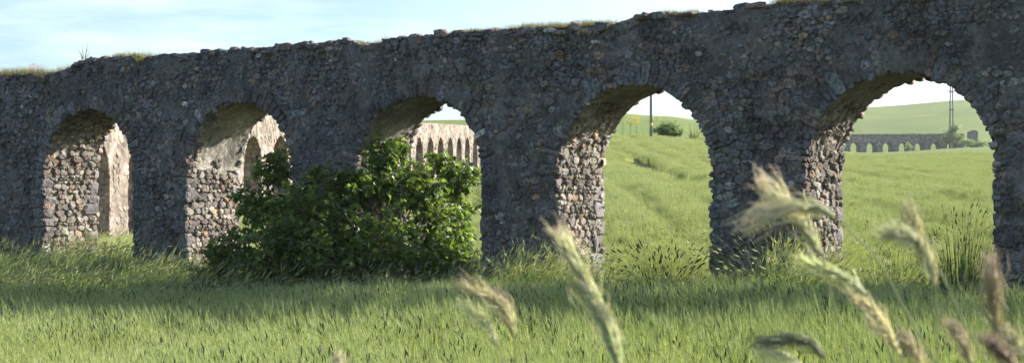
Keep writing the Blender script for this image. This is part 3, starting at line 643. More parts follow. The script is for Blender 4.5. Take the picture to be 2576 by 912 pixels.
# countable clumps
def clump(label, px, Z, py_top, n, size, pals, head, headcol, name='grass_clump', cat='grass clump', curl=(.1, .6), hl=.1, hr=.009, lean=(.6, 0), awn=4, z=None, w=(.008, .018), wide=1., base=None, frac=.45):
    loc = at(px, 0, Z); loc[2] = float(ground(loc[0], loc[1])) if base is None else base; H = (HY-py_top)/F*Z-loc[2]
    r = empty(name, loc, label, cat); mb, mh = grass_patch(n, size, (H*.5, H*1.32), w, pals, headfrac=head*frac/.45, headlen=hl, headr=hr, headcol=headcol, lean=lean, curl=curl, awn=awn, seed=int(px), rnd=True, wide=wide)
    for m_, nm in ((mb, 'blades'), (mh, 'seed_heads')):
        if m_.V: m_.V = [v+loc for v in m_.V]; m_.build(nm, M_grass, r)
    return r
def zf(px, dd): # depth of a spot dd metres in front of the wall at picture column px
    i = (px-335.)/(340.2+.0804*px); return 40-P0*.562*i-dd/.827
clump('tall lit oat grass drooping beside the foot of the pier right of the fig', 1315, zf(1315, .7), 618, 110, .3, WG, .8, (.5, .52, .32), lean=(-.5, 0), curl=(.2, .8))
clump('pale fluffy grass tuft under the sunlit reveal of the fourth arch', 1440, zf(1440, .5), 622, 130, .34, WG, .8, (.5, .52, .34), lean=(.4, 0), curl=(.3, .9))
clump('dark nodding seed heads crowded low in the fourth arch opening', 1700, zf(1700, .3), 640, 170, .75, [(.12, .19, .055), (.15, .22, .07)], 1.2, (.09, .11, .05), wide=.3, hl=.13, hr=.015, awn=2, curl=(.2, .6))
clump('wild barley heads leaning left before the pier left of the fifth arch', 1915, zf(1915, .8), 585, 150, .32, WG, 1.4, (.55, .54, .32), lean=(-1, 0), curl=(.3, .9), hl=.12)
clump('dense pale nodding heads at the foot of the lit pier edge in the fifth arch', 2030, zf(2030, .6), 600, 230, .55, WG, 1.3, (.55, .54, .32), lean=(.9, 0), curl=(.3, .9), hl=.12, wide=.5)
clump('mid green grass tuft with curved heads in the middle of the fifth arch', 2245, zf(2245, .4), 612, 150, .42, [(.11, .17, .05), (.15, .21, .07)], .9, (.2, .2, .1), wide=.5)
clump('tall dark upright grass clump low at the right side of the fifth arch', 2420, zf(2420, .3), 572, 240, .38, [(.07, .12, .04), (.1, .15, .05)], .5, (.12, .14, .06), curl=(.05, .35), lean=(.2, 0), w=(.012, .024))
clump('bright barley-like spikes in front of the dark base of the fig', 945, zf(945, 2.2), 640, 42, .16, WG, 1.6, (.42, .44, .22), lean=(.7, 0), curl=(.4, .9), hl=.13)
clump('arching grass with furry heads below the pier between the first two arches', 270, zf(270, .9), 600, 150, .4, WG, 1.2, (.55, .54, .32), lean=(.9, 0), curl=(.4, .9), hl=.13, wide=.6)
clump('tall thin grasses at the left edge in front of the leftmost pier', 30, zf(30, .9), 615, 150, .45, WG, .8, (.28, .3, .14), lean=(.4, 0), curl=(.2, .7), wide=.6)
# ------------------------------------------------------------------ plants on top of the wall
TG = [(.15, .15, .07), (.2, .18, .09), (.12, .13, .055)]
tv = []
for k in range(3):
    mb, mh = grass_patch(46, .16, (.03, .19), (.004, .008), TG, headfrac=.25, headlen=.02, headr=.004, headcol=(.35, .32, .18), lean=(.3, 0), curl=(.1, .5), seed=90+k)
    tv.append(merge(mb, mh).build('wall_top_grass_patch', M_grass, link=False))
RNG_ = [(-20, 95, 1.5), (110, 185, 1.1), (270, 375, .9), (895, 965, .7), (1130, 1245, .55), (1260, 1530, 1.0), (1655, 1745, .7), (1935, 2060, 1.5), (2060, 2160, .6), (400, 900, .28)]
pp, sx_ = [], []
for a_, b_, h_ in RNG_:
    m_ = int((b_-a_)*(.9 if h_ > .5 else .12)); s__ = X2S(rng.uniform(a_, b_, m_)); yy = rng.uniform(.03, .7, m_)
    q = A1.W(s__, yy, top_m(s__)-.04); pp.append(q); sx_.append(np.full(m_, h_))
pp = np.concatenate(pp); sx_ = np.concatenate(sx_)*rng.uniform(.6, 1.3, len(pp))
o_ = scatter('wall_top_grass', pp, tv, np.stack([0*sx_, 0*sx_, rng.uniform(0, 6, len(sx_))], 1), np.stack([.9+0*sx_, .9+0*sx_, sx_], 1))
tag(o_, 'short sunlit grass growing along the broken top of the dark aqueduct', 'grass', kind='stuff')
def topz(px): return float(top_m(np.array(X2S(px))))
def ztop(px): return zf(px, -.2)
clump('spiky dry reed-like tuft standing on the stepped end of the wall top', 212, ztop(212), 112, 16, .12, [(.2, .18, .12), (.14, .13, .09)], 0, (.1, .1, .1), name='dry_tuft', cat='dry tuft', curl=(.3, .9), w=(.018, .028), base=topz(212)-.02, lean=(0, 0))
clump('small pink flowering plant on the low left end of the wall top', 92, ztop(92), 166, 46, .14, [(.3, .12, .14), (.18, .16, .1)], 1.8, (.5, .2, .24), name='flowering_plant', cat='flowering plant', curl=(.1, .5), w=(.003, .006), hl=.03, hr=.012, base=topz(92)-.02, lean=(0, 0), awn=0)
clump('tuft of green and tan grass hanging in the notch of the wall top', 356, zf(356, .05), 128, 110, .13, [(.24, .2, .08), (.16, .2, .06)], .3, (.3, .26, .14), curl=(.2, .9), w=(.004, .008), base=topz(356)-.1, lean=(0, -.4), hl=.03, hr=.004)
clump('feathery dry grass tuft on the wall top above the fifth arch', 2000, ztop(2000), -4, 90, .3, [(.24, .23, .11), (.2, .22, .08)], .6, (.36, .33, .2), curl=(.1, .7), w=(.004, .007), base=topz(2000)-.04, lean=(.2, 0), hl=.04, hr=.005)
# ------------------------------------------------------------------ trees, bushes
FIG = np.array([(0, 0), (.18, -.08), (.42, .02), (.30, .22), (.62, .42), (.50, .55), (.30, .50), (.22, .62), (.14, .98), (0, 1.08), (-.14, .98), (-.22, .62), (-.30, .50), (-.50, .55), (-.62, .42), (-.30, .22), (-.42, .02), (-.18, -.08)])
OVAL = np.array([(0, 0), (.22, .2), (.28, .5), (.18, .8), (0, 1.), (-.18, .8), (-.28, .5), (-.22, .2)])
def leaves(mb, C, size, shape, pals, droop=.3, rs=rng, out=None, cup=.18):
    n = len(C); m_ = len(shape)
    nrm = rs.normal(0, 1, (n, 3)); nrm[:, 2] = np.abs(nrm[:, 2])+.7
    if out is not None: nrm += out*.9
    nrm /= np.linalg.norm(nrm, axis=1, keepdims=True)
    tx = np.cross(nrm, rs.normal(0, 1, (n, 3))); tx /= np.linalg.norm(tx, axis=1, keepdims=True); ty = np.cross(nrm, tx)
    fl = ty[:, 2] > 0; ty[fl & (rs.random(n) < .75)] *= -1
    sz = np.asarray(size)*rs.uniform(.6, 1.25, n)
    sx, sy = shape[:, 0], shape[:, 1]; zc = np.abs(sx)*cup*2-droop*sy**2*.5
    V = C[:, None]+sz[:, None, None]*(tx[:, None]*sx[None, :, None]+ty[:, None]*sy[None, :, None]+nrm[:, None]*zc[None, :, None])
    cen = C+sz[:, None]*(ty*.45-nrm*.04)
    V = np.concatenate([V, cen[:, None]], 1); b = np.arange(n)[:, None]*(m_+1); k = np.arange(m_)
    Ft = np.stack([b+k, b+(k+1) % m_, b+m_+0*k], -1).reshape(-1, 3)
    c = np.array(pals)[rs.integers(0, len(pals), n)]*rs.uniform(.7, 1.3, (n, 1))
    mb.add(V.reshape(-1, 3), [Ft], np.repeat(c[:, None], m_+1, 1).reshape(-1, 3))
def tube(mb, pts, r0, r1, col, K=6):
    pts = np.array(pts, float); n = len(pts); tg = np.gradient(pts, axis=0); tg /= np.linalg.norm(tg, axis=1, keepdims=True)+1e-9
    u_ = np.cross(tg, (.31, .52, .79)); u_ /= np.linalg.norm(u_, axis=1, keepdims=True)+1e-9; v_ = np.cross(tg, u_)
    r = np.linspace(r0, r1, n) if np.isscalar(r0) else np.array(r0); th = np.arange(K)/K*2*PI
    V = pts[:, None]+r[:, None, None]*(u_[:, None]*np.cos(th)[None, :, None]+v_[:, None]*np.sin(th)[None, :, None])
    i = np.arange(n-1)[:, None]*K; k = np.arange(K); Fq = np.stack([i+k, i+(k+1) % K, i+K+(k+1) % K, i+K+k], -1).reshape(-1, 4)
    mb.add(V.reshape(-1, 3), [Fq, [list(range(K))[::-1], [(n-1)*K+q for q in range(K)]]], col)
def curve_to(a, b, sag=.2, n=7, jit=.05):
    a = np.array(a, float); b = np.array(b, float); t_ = np.linspace(0, 1, n)[:, None]; p = a+(b-a)*t_
    p[:, 2] += sag*np.sin(PI*t_[:, 0])*np.linalg.norm(b-a); p[1:-1] += rng.normal(0, jit, (n-2, 3)); return p
def bush(name, label, cat, base, blobs, nper, leafsize, shape, pals, mat, group=None, twig=.05, stems=1, barkcol=(.25, .22, .19), leafy_in=.35):
    """woody stems fanning to shoot ends, leaves gathered round the shoots"""
    r = empty(name, base, label, cat, group); mb = MB(); ml = MB()
    base = np.array(base, float); C = []; Ou = []
    for (c, rad, nb) in blobs:
        c = np.array(c, float); rad = np.array(rad, float)
        root = base+np.array([rng.normal(0, .12*stems), rng.normal(0, .06*stems), 0]); hub = c-np.array([0, 0, rad[2]*.6])
        if hub[2] < base[2]+.1: hub[2] = base[2]+.1
        tube(mb, curve_to(root, hub, .1, 7, .04*twig*20), twig, twig*.55, barkcol)
        for q in range(nb):
            d_ = rng.normal(0, 1, 3); d_ /= np.linalg.norm(d_); rr = rng.uniform(.45, 1.12); rr = rr*(1.3 if random.random() < .14 else 1.); e_ = c+d_*rad*rr
            if e_[2] < base[2]: e_[2] = base[2]+.1
            p_ = curve_to(hub+rng.normal(0, .1, 3)*rad, e_, .12, 6, .02*twig*20); tube(mb, p_, twig*.4, twig*.12, barkcol, 4)
            k_ = max(2, int(nper*rng.uniform(.6, 1.4))); t_ = rng.uniform(leafy_in, 1, k_)**.7
            pp_ = p_[0]+0*p_[0]; P_ = np.stack([np.interp(t_*5, range(6), p_[:, j]) for j in range(3)], 1)
            C.append(P_+rng.normal(0, leafsize*.55, P_.shape)); Ou.append(np.tile(d_, (k_, 1)))
    C = np.concatenate(C); Ou = np.concatenate(Ou); leaves(ml, C, leafsize, shape, pals, out=Ou)
    mb.build('branches', M_bark, r, smooth=True); ml.build('foliage', mat, r)
    return r
def bl(px, py, Z, rw, rh, rd, nb): return (at(px, py, Z), (rw/F*Z, rd, rh/F*Z), nb)
FP = [(.06, .10, .02), (.09, .14, .026), (.042, .075, .015), (.14, .2, .035)]
fb = at(960, 0, 33.6); fb[2] = float(ground(fb[0], fb[1]))
# crown lumps: first those in front of the wall in its shade, then those inside and behind the third arch in the sun
blobs = [bl(680, 430, 35.2, 55, 50, .5, 26), bl(640, 520, 35.2, 75, 60, .7, 34), bl(700, 600, 34.4, 110, 75, .8, 50), bl(800, 520, 34.2, 95, 75, .7, 46), bl(830, 620, 33.8, 120, 80, .8, 56),
         bl(800, 445, 34.8, 50, 28, .4, 9), bl(600, 620, 35.3, 70, 60, .6, 26),
         bl(930, 470, 34.9, 90, 70, .7, 50), bl(965, 395, 35.3, 60, 48, .6, 34), bl(960, 590, 34.0, 110, 90, .8, 56), bl(1040, 470, 35.2, 85, 70, .9, 56), bl(1090, 560, 35.5, 95, 85, .9, 60), bl(1150, 450, 37.2, 55, 55, .7, 40),
         bl(1150, 540, 37., 62, 80, .9, 50), bl(1160, 630, 36.6, 52, 60, .8, 34), bl(1050, 640, 33.4, 110, 60, .8, 44), bl(1110, 410, 37.3, 45, 30, .5, 18), bl(880, 455, 34.9, 65, 45, .5, 30), bl(755, 505, 34.9, 50, 45, .5, 22), bl(825, 500, 34.9, 55, 45, .5, 24), bl(720, 520, 34.8, 80, 60, .6, 40), bl(545, 650, 35.6, 50, 40, .5, 20),  bl(780, 560, 34.2, 100, 70, .8, 50), bl(880, 650, 33.4, 140, 60, .8, 60), bl(700, 670, 34.2, 120, 50, .8, 50), bl(1130, 680, 34.2, 80, 40, .7, 36), bl(1000, 370, 35.6, 26, 22, .3, 10), bl(700, 395, 35.5, 28, 22, .3, 10)]
bush('fig_bush', 'large leafy fig bush growing through the third arch, dark on its left', 'fig bush', fb, blobs, 14, .13, FIG, FP, M_leaf, twig=.035, stems=4)
bb_ = at(560, 0, zf(560, 1.2)); bb_[2] = float(ground(bb_[0], bb_[1]))
bush('bramble_bush', 'low tangled bramble with small leaves at the left foot of the fig', 'bramble', bb_, [bl(570, 640, bb_[1], 80, 50, .5, 50), bl(660, 680, bb_[1]-.6, 110, 50, .5, 60), bl(500, 680, bb_[1], 60, 35, .4, 30), bl(800, 690, bb_[1]-1.6, 100, 40, .5, 50), bl(930, 700, bb_[1]-2.2, 90, 30, .4, 36), bl(1110, 690, bb_[1]-3., 90, 36, .4, 40)], 16, .07, OVAL, [(.07, .12, .03), (.1, .15, .045), (.055, .09, .03)], M_leaf, twig=.012, stems=6)
# round bush beside the pole seen through the fourth arch
c = at(1682, 322, 166.); gz = float(ground(c[0], c[1]))
bush('round_bush', 'round dark green bush at the foot of the single pole', 'bush', (c[0], c[1], gz), [bl(1682, 322, 166, 30, 19, 1.5, 60), bl(1665, 328, 166, 22, 15, 1.2, 30), bl(1700, 330, 166, 20, 14, 1.2, 30)], 22, .22, OVAL, [(.07, .12, .03), (.1, .16, .04)], M_leaf, twig=.05, stems=2, leafy_in=.5)
c = at(1746, 326, 168.); gz = float(ground(c[0], c[1]))
clump('spiky pale green plant right of the round bush through the fourth arch', 1746, 168, 309, 90, .5, [(.2, .25, .1), (.28, .3, .14)], 0, (0, 0, 0), name='spiky_plant', cat='plant', curl=(.3, .9), w=(.05, .09), lean=(0, 0))
for px, py, hh, lb in ((1566, 290, 12, 'leftmost tall yellow fennel on the bank seen through the fourth arch'), (1600, 298, 16, 'tall yellow fennel standing midway between the arch jamb and the pole'), (1641, 296, 14, 'yellow fennel right against the single pole'), (1585, 308, 7, 'short yellow fennel low on the bank between the two tall ones')):
    Z = 164.; c = at(px, py, Z); gz = float(ground(c[0], c[1])); r = empty('fennel_plant', (c[0], c[1], gz), lb, 'fennel', 'yellow fennel on the bank'); mb = MB(); mf = MB()
    top_ = c; tube(mb, curve_to((c[0], c[1], gz), top_, .02, 5, .02), .03, .015, (.2, .25, .1), 4)
    for q in range(9):
        e_ = top_+rng.normal(0, .28, 3)*(1, 1, .5); tube(mb, [top_-(0, 0, .4), e_], .012, .01, (.2, .25, .1), 3)
        leaves(mf, e_+rng.normal(0, .1, (26, 3)), .1, OVAL, [(.55, .45, .06), (.4, .38, .08)])
    mb.build('stem', M_grass, r); mf.build('flower_head', M_grass, r)
# tree and scrub at the end of the far aqueduct
def far_tree(label, px, py, Z, blobs, pals, name='tree', cat='tree', group=None, ls=.5, nper=16):
    c = at(px, py, Z); gz = float(ground(c[0], c[1]))
    return bush(name, label, cat, (c[0], c[1], gz-.1), blobs, nper, ls, OVAL, pals, M_leaf, group, twig=.12, stems=1, leafy_in=.4)
T3 = [(.08, .13, .04), (.11, .17, .055), (.14, .2, .07)]
zt = 474.
far_tree('tree with loose crown hiding the right end of the distant aqueduct', 2394, 370, zt, [bl(2392, 338, zt, 20, 20, 2.2, 40), bl(2400, 322, zt, 15, 12, 1.6, 26), bl(2408, 345, zt, 16, 12, 1.6, 22), bl(2380, 350, zt, 14, 13, 1.6, 20)], T3)
far_tree('small light sapling against the distant aqueduct between two of its arches', 2282, 375, 465, [bl(2283, 362, 465, 7, 9, .7, 16), bl(2288, 370, 465, 8, 6, .7, 12)], [(.16, .24, .07), (.2, .28, .1)], 'sapling', 'sapling', ls=.35, nper=9)
for px, py, w_, h_, lb in ((2432, 356, 22, 9, 'low pale scrub bush between the far tree and the stone hut'), (2470, 358, 26, 10, 'wide scrub bush below the stone hut'), (2500, 362, 16, 12, 'scrub bush touching the right jamb of the fifth arch'), (2450, 366, 20, 6, 'flat scrub bush on the slope in front of the other scrub'), (2500, 378, 16, 5, 'small rounded bush by itself in the yellow flowers at the field edge')):
    far_tree(lb, px, py, zt-4, [bl(px, py, zt-4, w_, h_, 1.6, 34)], [(.12, .17, .06), (.16, .21, .08), (.2, .24, .1)], 'scrub_bush', 'bush', 'scrub bushes near the stone hut', .45, 14)
# ------------------------------------------------------------------ stone hut
hz = 500.; c = at(2449, 345, hz); gz = float(ground(c[0], c[1]))
r = empty('stone_hut', (c[0], c[1], gz), 'small dark stone hut with rounded top on the far slope', 'hut'); mb = MB(); wh = 1.38; H = (HY-328)/F*hz-gz
pts = [(-wh, 0)]+[(wh*math.cos(PI-PI*k/12), H-.75+.75*math.sin(PI*k/12)) for k in range(13)]+[(wh, 0)]; m_ = len(pts)
V = [(c[0]+a, c[1]+dy, gz+b) for dy in (0, 3.) for a, b in pts]
mb.add(V, [[list(range(m_))[::-1]], [list(range(m_, 2*m_))], [[k, k+1, m_+k+1, m_+k] for k in range(m_-1)]], (.16, .15, .15)); mb.build('wall', M_face, r)
mb = MB(); 
for a in np.linspace(-wh, wh, 7): rocks(mb, [(c[0]+a, c[1]-.02, gz+H-.75+.75*math.sqrt(max(0, 1-(a/wh)**2)))], [(.5, .5, .28)], np.eye(3), [(.18, .17, .16)], .5, .1)
mb.build('roof_edge', M_face, r)
mb = MB(); V = [(c[0]+x_, c[1]-.03, gz+z_) for x_, z_ in ((-.4, 0), (.4, 0), (.4, 1.7), (-.4, 1.7))]+[(c[0]+x_, c[1]+.02, gz+z_) for x_, z_ in ((-.4, 0), (.4, 0), (.4, 1.7), (-.4, 1.7))]
mb.add(V, [[(0, 1, 2, 3), (7, 6, 5, 4), (0, 3, 7, 4), (1, 5, 6, 2), (3, 2, 6, 7)]], (.05, .045, .04)); mb.build('door', M_bark, r)
# low ruined wall through the fourth arch
mb = MB(); lw = []
for k in range(70):
    px = random.uniform(1722, 1830); Z = 171; c = at(px, 0, Z); gz = float(ground(c[0], c[1])); rocks(mb, [(c[0], c[1]+random.uniform(-.2, .2), gz+random.uniform(0, .35))], [(random.uniform(.3, .7), .4, random.uniform(.2, .35))], np.eye(3), [pal(1, [(.24, .22, .22), (.3, .28, .27)], [1, 1])[0]], .5, .15)
tag(mb.build('ruined_wall', M_face), 'low ruined grey stone wall right of the bush through the fourth arch', 'wall')
# ------------------------------------------------------------------ poles and cables
def cyl(p0, p1, r0, r1, K=12): mb = MB(); tube(mb, [p0, (np.array(p0)+np.array(p1))/2, p1], r0, r1, (.3, .3, .3), K); return mb
Z = 160.; c = at(1637, 330, Z); gz = float(ground(c[0], c[1]))
r = empty('utility_pole', (c[0], c[1], gz), 'single grey power pole rising behind the fourth arch beside the bush', 'power pole')
ph = gz+10.5; cyl((c[0], c[1], gz-.2), (c[0], c[1], ph), .17, .11).build('pole', M_pole, r, smooth=True)
zb_ = (HY-314)/F*Z; cyl((c[0], c[1], zb_-.18), (c[0], c[1], zb_+.18), .185, .185).build('warning_band', M_band, r, smooth=True)
cyl((c[0]-.7, c[1], ph-.3), (c[0]+.7, c[1], ph-.3), .05, .05, 6).build('crossarm', M_metal, r)
for q in (-.6, 0, .6): cyl((c[0]+q, c[1], ph-.26), (c[0]+q, c[1], ph+.05), .05, .03, 8).build('insulator', M_white, r)
Pole1 = np.array((c[0], c[1], ph))
Z = 478.; cA = at(2388.5, 330, Z); cB = at(2396.5, 330, Z); gz = float(ground(cA[0], cA[1]))
r = empty('h_frame_pole', ((cA[0]+cB[0])/2, Z, gz), 'twin-legged power pole rising from the tree through the fifth arch', 'power pole')
zt_ = (HY-205)/F*Z; mid = (cA[0]+cB[0])/2
for q in (-.55, .55): cyl((mid+q*1.05, Z, gz-.2), (mid+q*.6, Z, zt_), .27, .2).build('leg', M_pole, r, smooth=True)
for yy in (276, 231): zz = (HY-yy)/F*Z; mb = MB(); mb.add([(mid+a, Z+b, zz+c_) for a in (-.8, .8) for b in (-.2, .2) for c_ in (-.18, .18)], [[(0, 1, 3, 2), (4, 6, 7, 5), (0, 4, 5, 1), (2, 3, 7, 6), (0, 2, 6, 4), (1, 5, 7, 3)]], (.2, .2, .2)); mb.build('brace', M_pole, r)
zz = (HY-228.5)/F*Z; cyl((mid-1.5, Z, zz), (mid+1.8, Z, zz), .1, .1, 6).build('crossarm', M_metal, r)
zz2 = (HY-210)/F*Z
ends = []
for a, z_ in ((-1.5, zz), (1.8, zz), (0, zt_)):
    cyl((mid+a, Z, z_), (mid+a-.9, Z-1.2, z_-.15), .13, .11, 8).build('insulator', M_metal, r); ends.append((mid+a-.9, Z-1.2, z_-.15))
for k, e_ in enumerate(ends):
    far_ = (95-k*3, 330., 27.+k*.6) if k < 2 else (88, 330, 31.); mb = MB(); far_ = (e_[0]-75, Z-130, e_[2]-5.+k)
    tube(mb, curve_to(e_, far_, -.012, 24, 0), .035, .035, (.08, .08, .08), 4)
    tag(mb.build('power_cable', M_metal), ['lowest thin power cable running left from the twin-legged pole', 'thin power cable from the right end of the twin pole crossarm', 'highest thin power cable leaving the top of the twin pole'][k], 'cable', 'power cables in the sky')
mb = MB(); tube(mb, curve_to(Pole1+(.6, 0, 0), (75, 190, 17.), -.015, 20, 0), .025, .025, (.08, .08, .08), 4); tag(mb.build('power_cable', M_metal), 'thin power cable running right from the single pole', 'cable', 'power cables in the sky')
# ------------------------------------------------------------------ blurred ears close to the camera
GREEN = (.66, .7, .40); PALE = (.8, .8, .55); TAN = (.76, .74, .5); DARK = (.12, .13, .07); TIP = (.72, .6, .52)
def bez(P, n):
    P = np.array(P, float); t_ = np.linspace(0, len(P)-1, n); 
    if len(P) < 3: return np.stack([np.interp(t_, range(len(P)), P[:, j]) for j in range(P.shape[1])], 1)
    Q = np.vstack([2*P[0]-P[1], P, 2*P[-1]-P[-2]]); o_ = []
    for q in t_:
        i = min(int(q), len(P)-2); f = q-i; a, b, c_, d_ = Q[i], Q[i+1], Q[i+2], Q[i+3]
        o_.append(.5*((2*b)+(-a+c_)*f+(2*a-5*b+4*c_-d_)*f*f+(-a+3*b-3*c_+d_)*f**3))
    return np.array(o_)
def ear(label, body, tip, D, wpx, col, awncol, stem=None, spread=.12, n=15, slope=.0, name='barley_stalk', cat='barley stalk'):
    """body: picture points from the foot of the ear to its end; tip: where the awns end"""
    P = bez(body, 40); dz = np.linspace(0, slope, 40); P3 = np.array([at(a, b, D+z_) for (a, b), z_ in zip(P, dz)])
    wpx = wpx*.78; T3_ = at(tip[0], tip[1], D+slope*1.4); w_ = wpx/F*D
    foot = P3[0]; tg = P3[1]-P3[0]; tg /= np.linalg.norm(tg)
    gxy = foot[0]+random.uniform(.02, .12)+(-tg[0])*.15
    root = np.array([gxy, D+random.uniform(-.05, .1), 0]); root[2] = float(ground(root[0], root[1]))
    r = empty(name, root, label, cat, 'out-of-focus stalks close to the camera')
    ms = MB(); pts = [foot]
    if stem: pts += [at(a, b, D) for a, b in stem]
    else: pts += [foot-tg*.12]
    last = np.array(pts[-1]); lk = (np.array(pts[-1])-np.array(pts[-2])); lk /= np.linalg.norm(lk)
    pts += [last+lk*.12+(0, 0, -.08), (last*.45+root*.55)+(lk*.03), root]
    tube(ms, bez(pts, 30), 0.0006, .0011, np.array(GREEN)*.55, 6); ms.build('stem', M_ear, r, smooth=True)
    mb = MB(); ma = MB(); A0, A1_, rr_, cc = [], [], [], []; X0, X1, xc = [], [], []
    up = np.cross(np.gradient(P3, axis=0), (0, 1, 0)); up /= np.linalg.norm(up, axis=1, keepdims=True)+1e-9
    L_ = np.linalg.norm(np.diff(P3, axis=0), axis=1).sum(); vis = T3_-P3[-1]; vl = np.linalg.norm(vis)
    for i in range(n):
        f = i/(n-1)*.93; q = f*39; k = int(q); p_ = P3[k]+(P3[min(k+1, 39)]-P3[k])*(q-k); tt = P3[min(k+2, 39)]-P3[max(k-1, 0)]; tt /= np.linalg.norm(tt); wf = w_*(.55+.45*math.sin(PI*min(1, f*1.1+.15)))
        for sd_ in (-1, 0, 1, 2):
            side = up[k]*(sd_ if sd_ in (-1, 1) else 0)+np.array((0, 1., 0))*(-.8 if sd_ == 0 else .8 if sd_ == 2 else 0)
            off = side*wf*.2; dr = tt+side*.28+rng.normal(0, .05, 3); dr /= np.linalg.norm(dr); sl = L_/n*2.1
            A0.append(p_+off*.6); A1_.append(p_+off+dr*sl); rr_.append(wf*.2); cc.append(np.array(col)*random.uniform(.65, 1.3)+(np.array(TIP)-col)*.15*random.random())
            s0_ = p_+off+dr*sl*.9; rem = T3_-s0_; rl = np.linalg.norm(rem)+1e-6; md = tt*.45+rem/rl*.8+side*spread*random.uniform(.0, 1.5)+rng.normal(0, .035, 3); md = md/np.linalg.norm(md)*min(rl, vl*1.25)*random.uniform(.8, 1.08)
            for _ in range(random.choice((1, 2))): X0.append(s0_); X1.append(s0_+md*random.uniform(.8, 1.05)+rng.normal(0, .004, 3)); xc.append(1)
    V, Fq = spindles(np.array(A0), np.array(A1_), np.array(rr_), K=6, rings=5); mb.add(V, Fq, np.repeat(np.array(cc)[:, None], 30, 1).reshape(-1, 3)); tube(mb, P3, w_*.12, w_*.08, np.array(col)*.8, 6)
    mb.build('ear', M_ear, r, smooth=True)
    X0, X1 = np.array(X0), np.array(X1); m_ = len(X0); mid_ = (X0+X1)/2+rng.normal(0, .004, (m_, 3)); V, Fq = spindles(X0, mid_, np.full(m_, .00042), K=3, rings=2)
    for a_, b_, r0, r1, c0, c1 in ((X0, mid_, .0006, .0005, np.array(col)*1.2, (np.array(col)+awncol)/2), (mid_, X1, .0005, .0002, (np.array(col)+awncol)/2, np.array(awncol))):
        for j in range(0, m_):
            tube(ma, [a_[j], b_[j]], r0, r1, np.concatenate([np.tile(c0, (3, 1)), np.tile(c1, (3, 1))]), 3)
    ma.build('awns', M_ear, r)
    return r
ear('largest pale green ear pointing up left in the bottom centre', [(1562, 925), (1525, 820), (1475, 710), (1425, 618)], (1376, 552), 1.15, 40, GREEN, TIP, spread=.10, n=20)
ear('arched golden-green ear with dark brown awns left of the largest ear', [(1292, 845), (1283, 800), (1245, 755), (1198, 730)], (1142, 697), 1.5, 22, (.62, .6, .3), (.55, .45, .36), stem=[(1296, 900)], spread=.3)
ear('paler drooping ear tucked under the arched golden one', [(1252, 868), (1228, 818), (1190, 785)], (1150, 752), 1.5, 18, PALE, PALE, stem=[(1268, 930)], spread=.3)
ear('horizontal bearded ear with long awns fanning left, highest on the right', [(2100, 545), (2060, 522), (2010, 515), (1955, 532)], (1842, 592), 1.2, 26, (.64, .65, .38), (.74, .66, .56), stem=[(2150, 590), (2250, 730)], spread=.2)
ear('pale ear rising up left across the horizontal bearded one', [(2062, 640), (2035, 590), (2000, 545), (1965, 505)], (1900, 435), 1.25, 26, (.68, .7, .42), (.76, .66, .56), stem=[(2075, 680)], spread=.12)
ear('long ear sloping right below the horizontal bearded pair', [(2178, 742), (2140, 705), (2085, 680), (2045, 668)], (1990, 652), 1.3, 24, GREEN, PALE, stem=[(2200, 790)], spread=.16)
ear('brownish pink ear continuing down right of the long sloping ear', [(2264, 895), (2235, 840), (2205, 795), (2175, 765)], (2130, 722), 1.35, 20, TAN, (.74, .64, .54), stem=[(2275, 935)], spread=.16)
ear('dark green arched ear low at the bottom right', [(2070, 898), (2045, 868), (2000, 855), (1945, 858)], (1868, 868), 1.4, 22, (.34, .37, .2), (.26, .27, .17), stem=[(2082, 935)], spread=.08)
ear('pale ear just below the dark arched ear', [(2030, 935), (1990, 900), (1950, 888)], (1890, 880), 1.4, 20, PALE, PALE, spread=.2)
ear('dull blurred ear pointing left above the standing dried ear', [(2320, 622), (2290, 598), (2250, 588)], (2195, 582), 1.1, 18, (.45, .45, .26), PALE, stem=[(2340, 665), (2400, 760)], spread=.12)
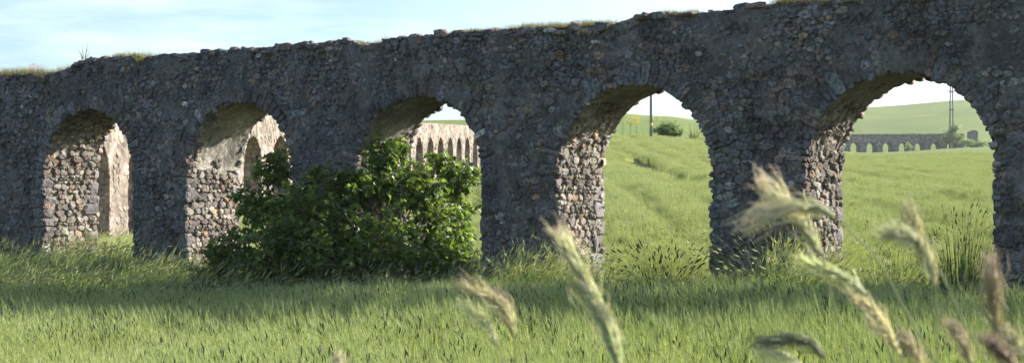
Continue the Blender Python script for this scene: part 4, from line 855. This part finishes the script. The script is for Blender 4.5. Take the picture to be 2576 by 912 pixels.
ear('upright dried straw-brown ear in the middle of the fifth arch', [(2352, 718), (2340, 670), (2322, 625), (2306, 585)], (2272, 498), 1.2, 24, TAN, (.4, .38, .22), stem=[(2355, 760)], spread=.14)
ear('slim tan ear standing before the far right pier', [(2510, 842), (2500, 780), (2493, 720)], (2492, 615), 1.3, 18, (.5, .46, .28), (.5, .4, .34), stem=[(2515, 880)], spread=.12)
ear('short brown ear at the bottom edge left of the corner pair', [(2445, 935), (2430, 880), (2412, 850)], (2385, 800), 1.25, 18, TAN, (.42, .32, .26), spread=.18)
ear('pinkish ear leaning left in the bottom right corner', [(2565, 935), (2530, 895), (2505, 872)], (2462, 838), 1.25, 20, (.4, .32, .22), (.44, .32, .28), spread=.2)
ear('pale ear cut by the right edge at the bottom corner', [(2590, 925), (2570, 880), (2545, 855)], (2508, 815), 1.3, 18, PALE, (.42, .36, .26), spread=.2)
ear('brown ear top peeping up at the bottom edge between the corner ears', [(2330, 940), (2305, 895), (2290, 872)], (2262, 832), 1.3, 16, TAN, (.42, .3, .26), spread=.2)
ear('tiny pale ear tip at the bottom edge left of centre', [(868, 945), (858, 918)], (846, 882), 1.5, 14, PALE, (.5, .42, .34), spread=.3, n=8)

# ------------------------------------------------------------------ the air
hm_ = bpy.data.materials.new('haze'); hm_.use_nodes = True; t = hm_.node_tree; t.nodes.clear()
o = nd(t, 'ShaderNodeOutputMaterial'); v = nd(t, 'ShaderNodeVolumePrincipled'); v.inputs['Color'].default_value = (.93, .96, 1, 1); v.inputs['Density'].default_value = .00011; v.inputs['Anisotropy'].default_value = .3
t.links.new(v.outputs[0], o.inputs['Volume'])
mb = MB(); X_, Y0_, Y1_, Zb, Zt = 4100, -500, 4100, -6, 75
mb.add([(a, b, c) for a in (-X_, X_) for b in (Y0_, Y1_) for c in (Zb, Zt)], [[(0, 1, 3, 2), (4, 6, 7, 5), (0, 4, 5, 1), (2, 3, 7, 6), (0, 2, 6, 4), (1, 5, 7, 3)]])
hz_ = mb.build('haze', hm_); tag(hz_, 'pale summer haze over the fields', 'haze', kind='stuff')
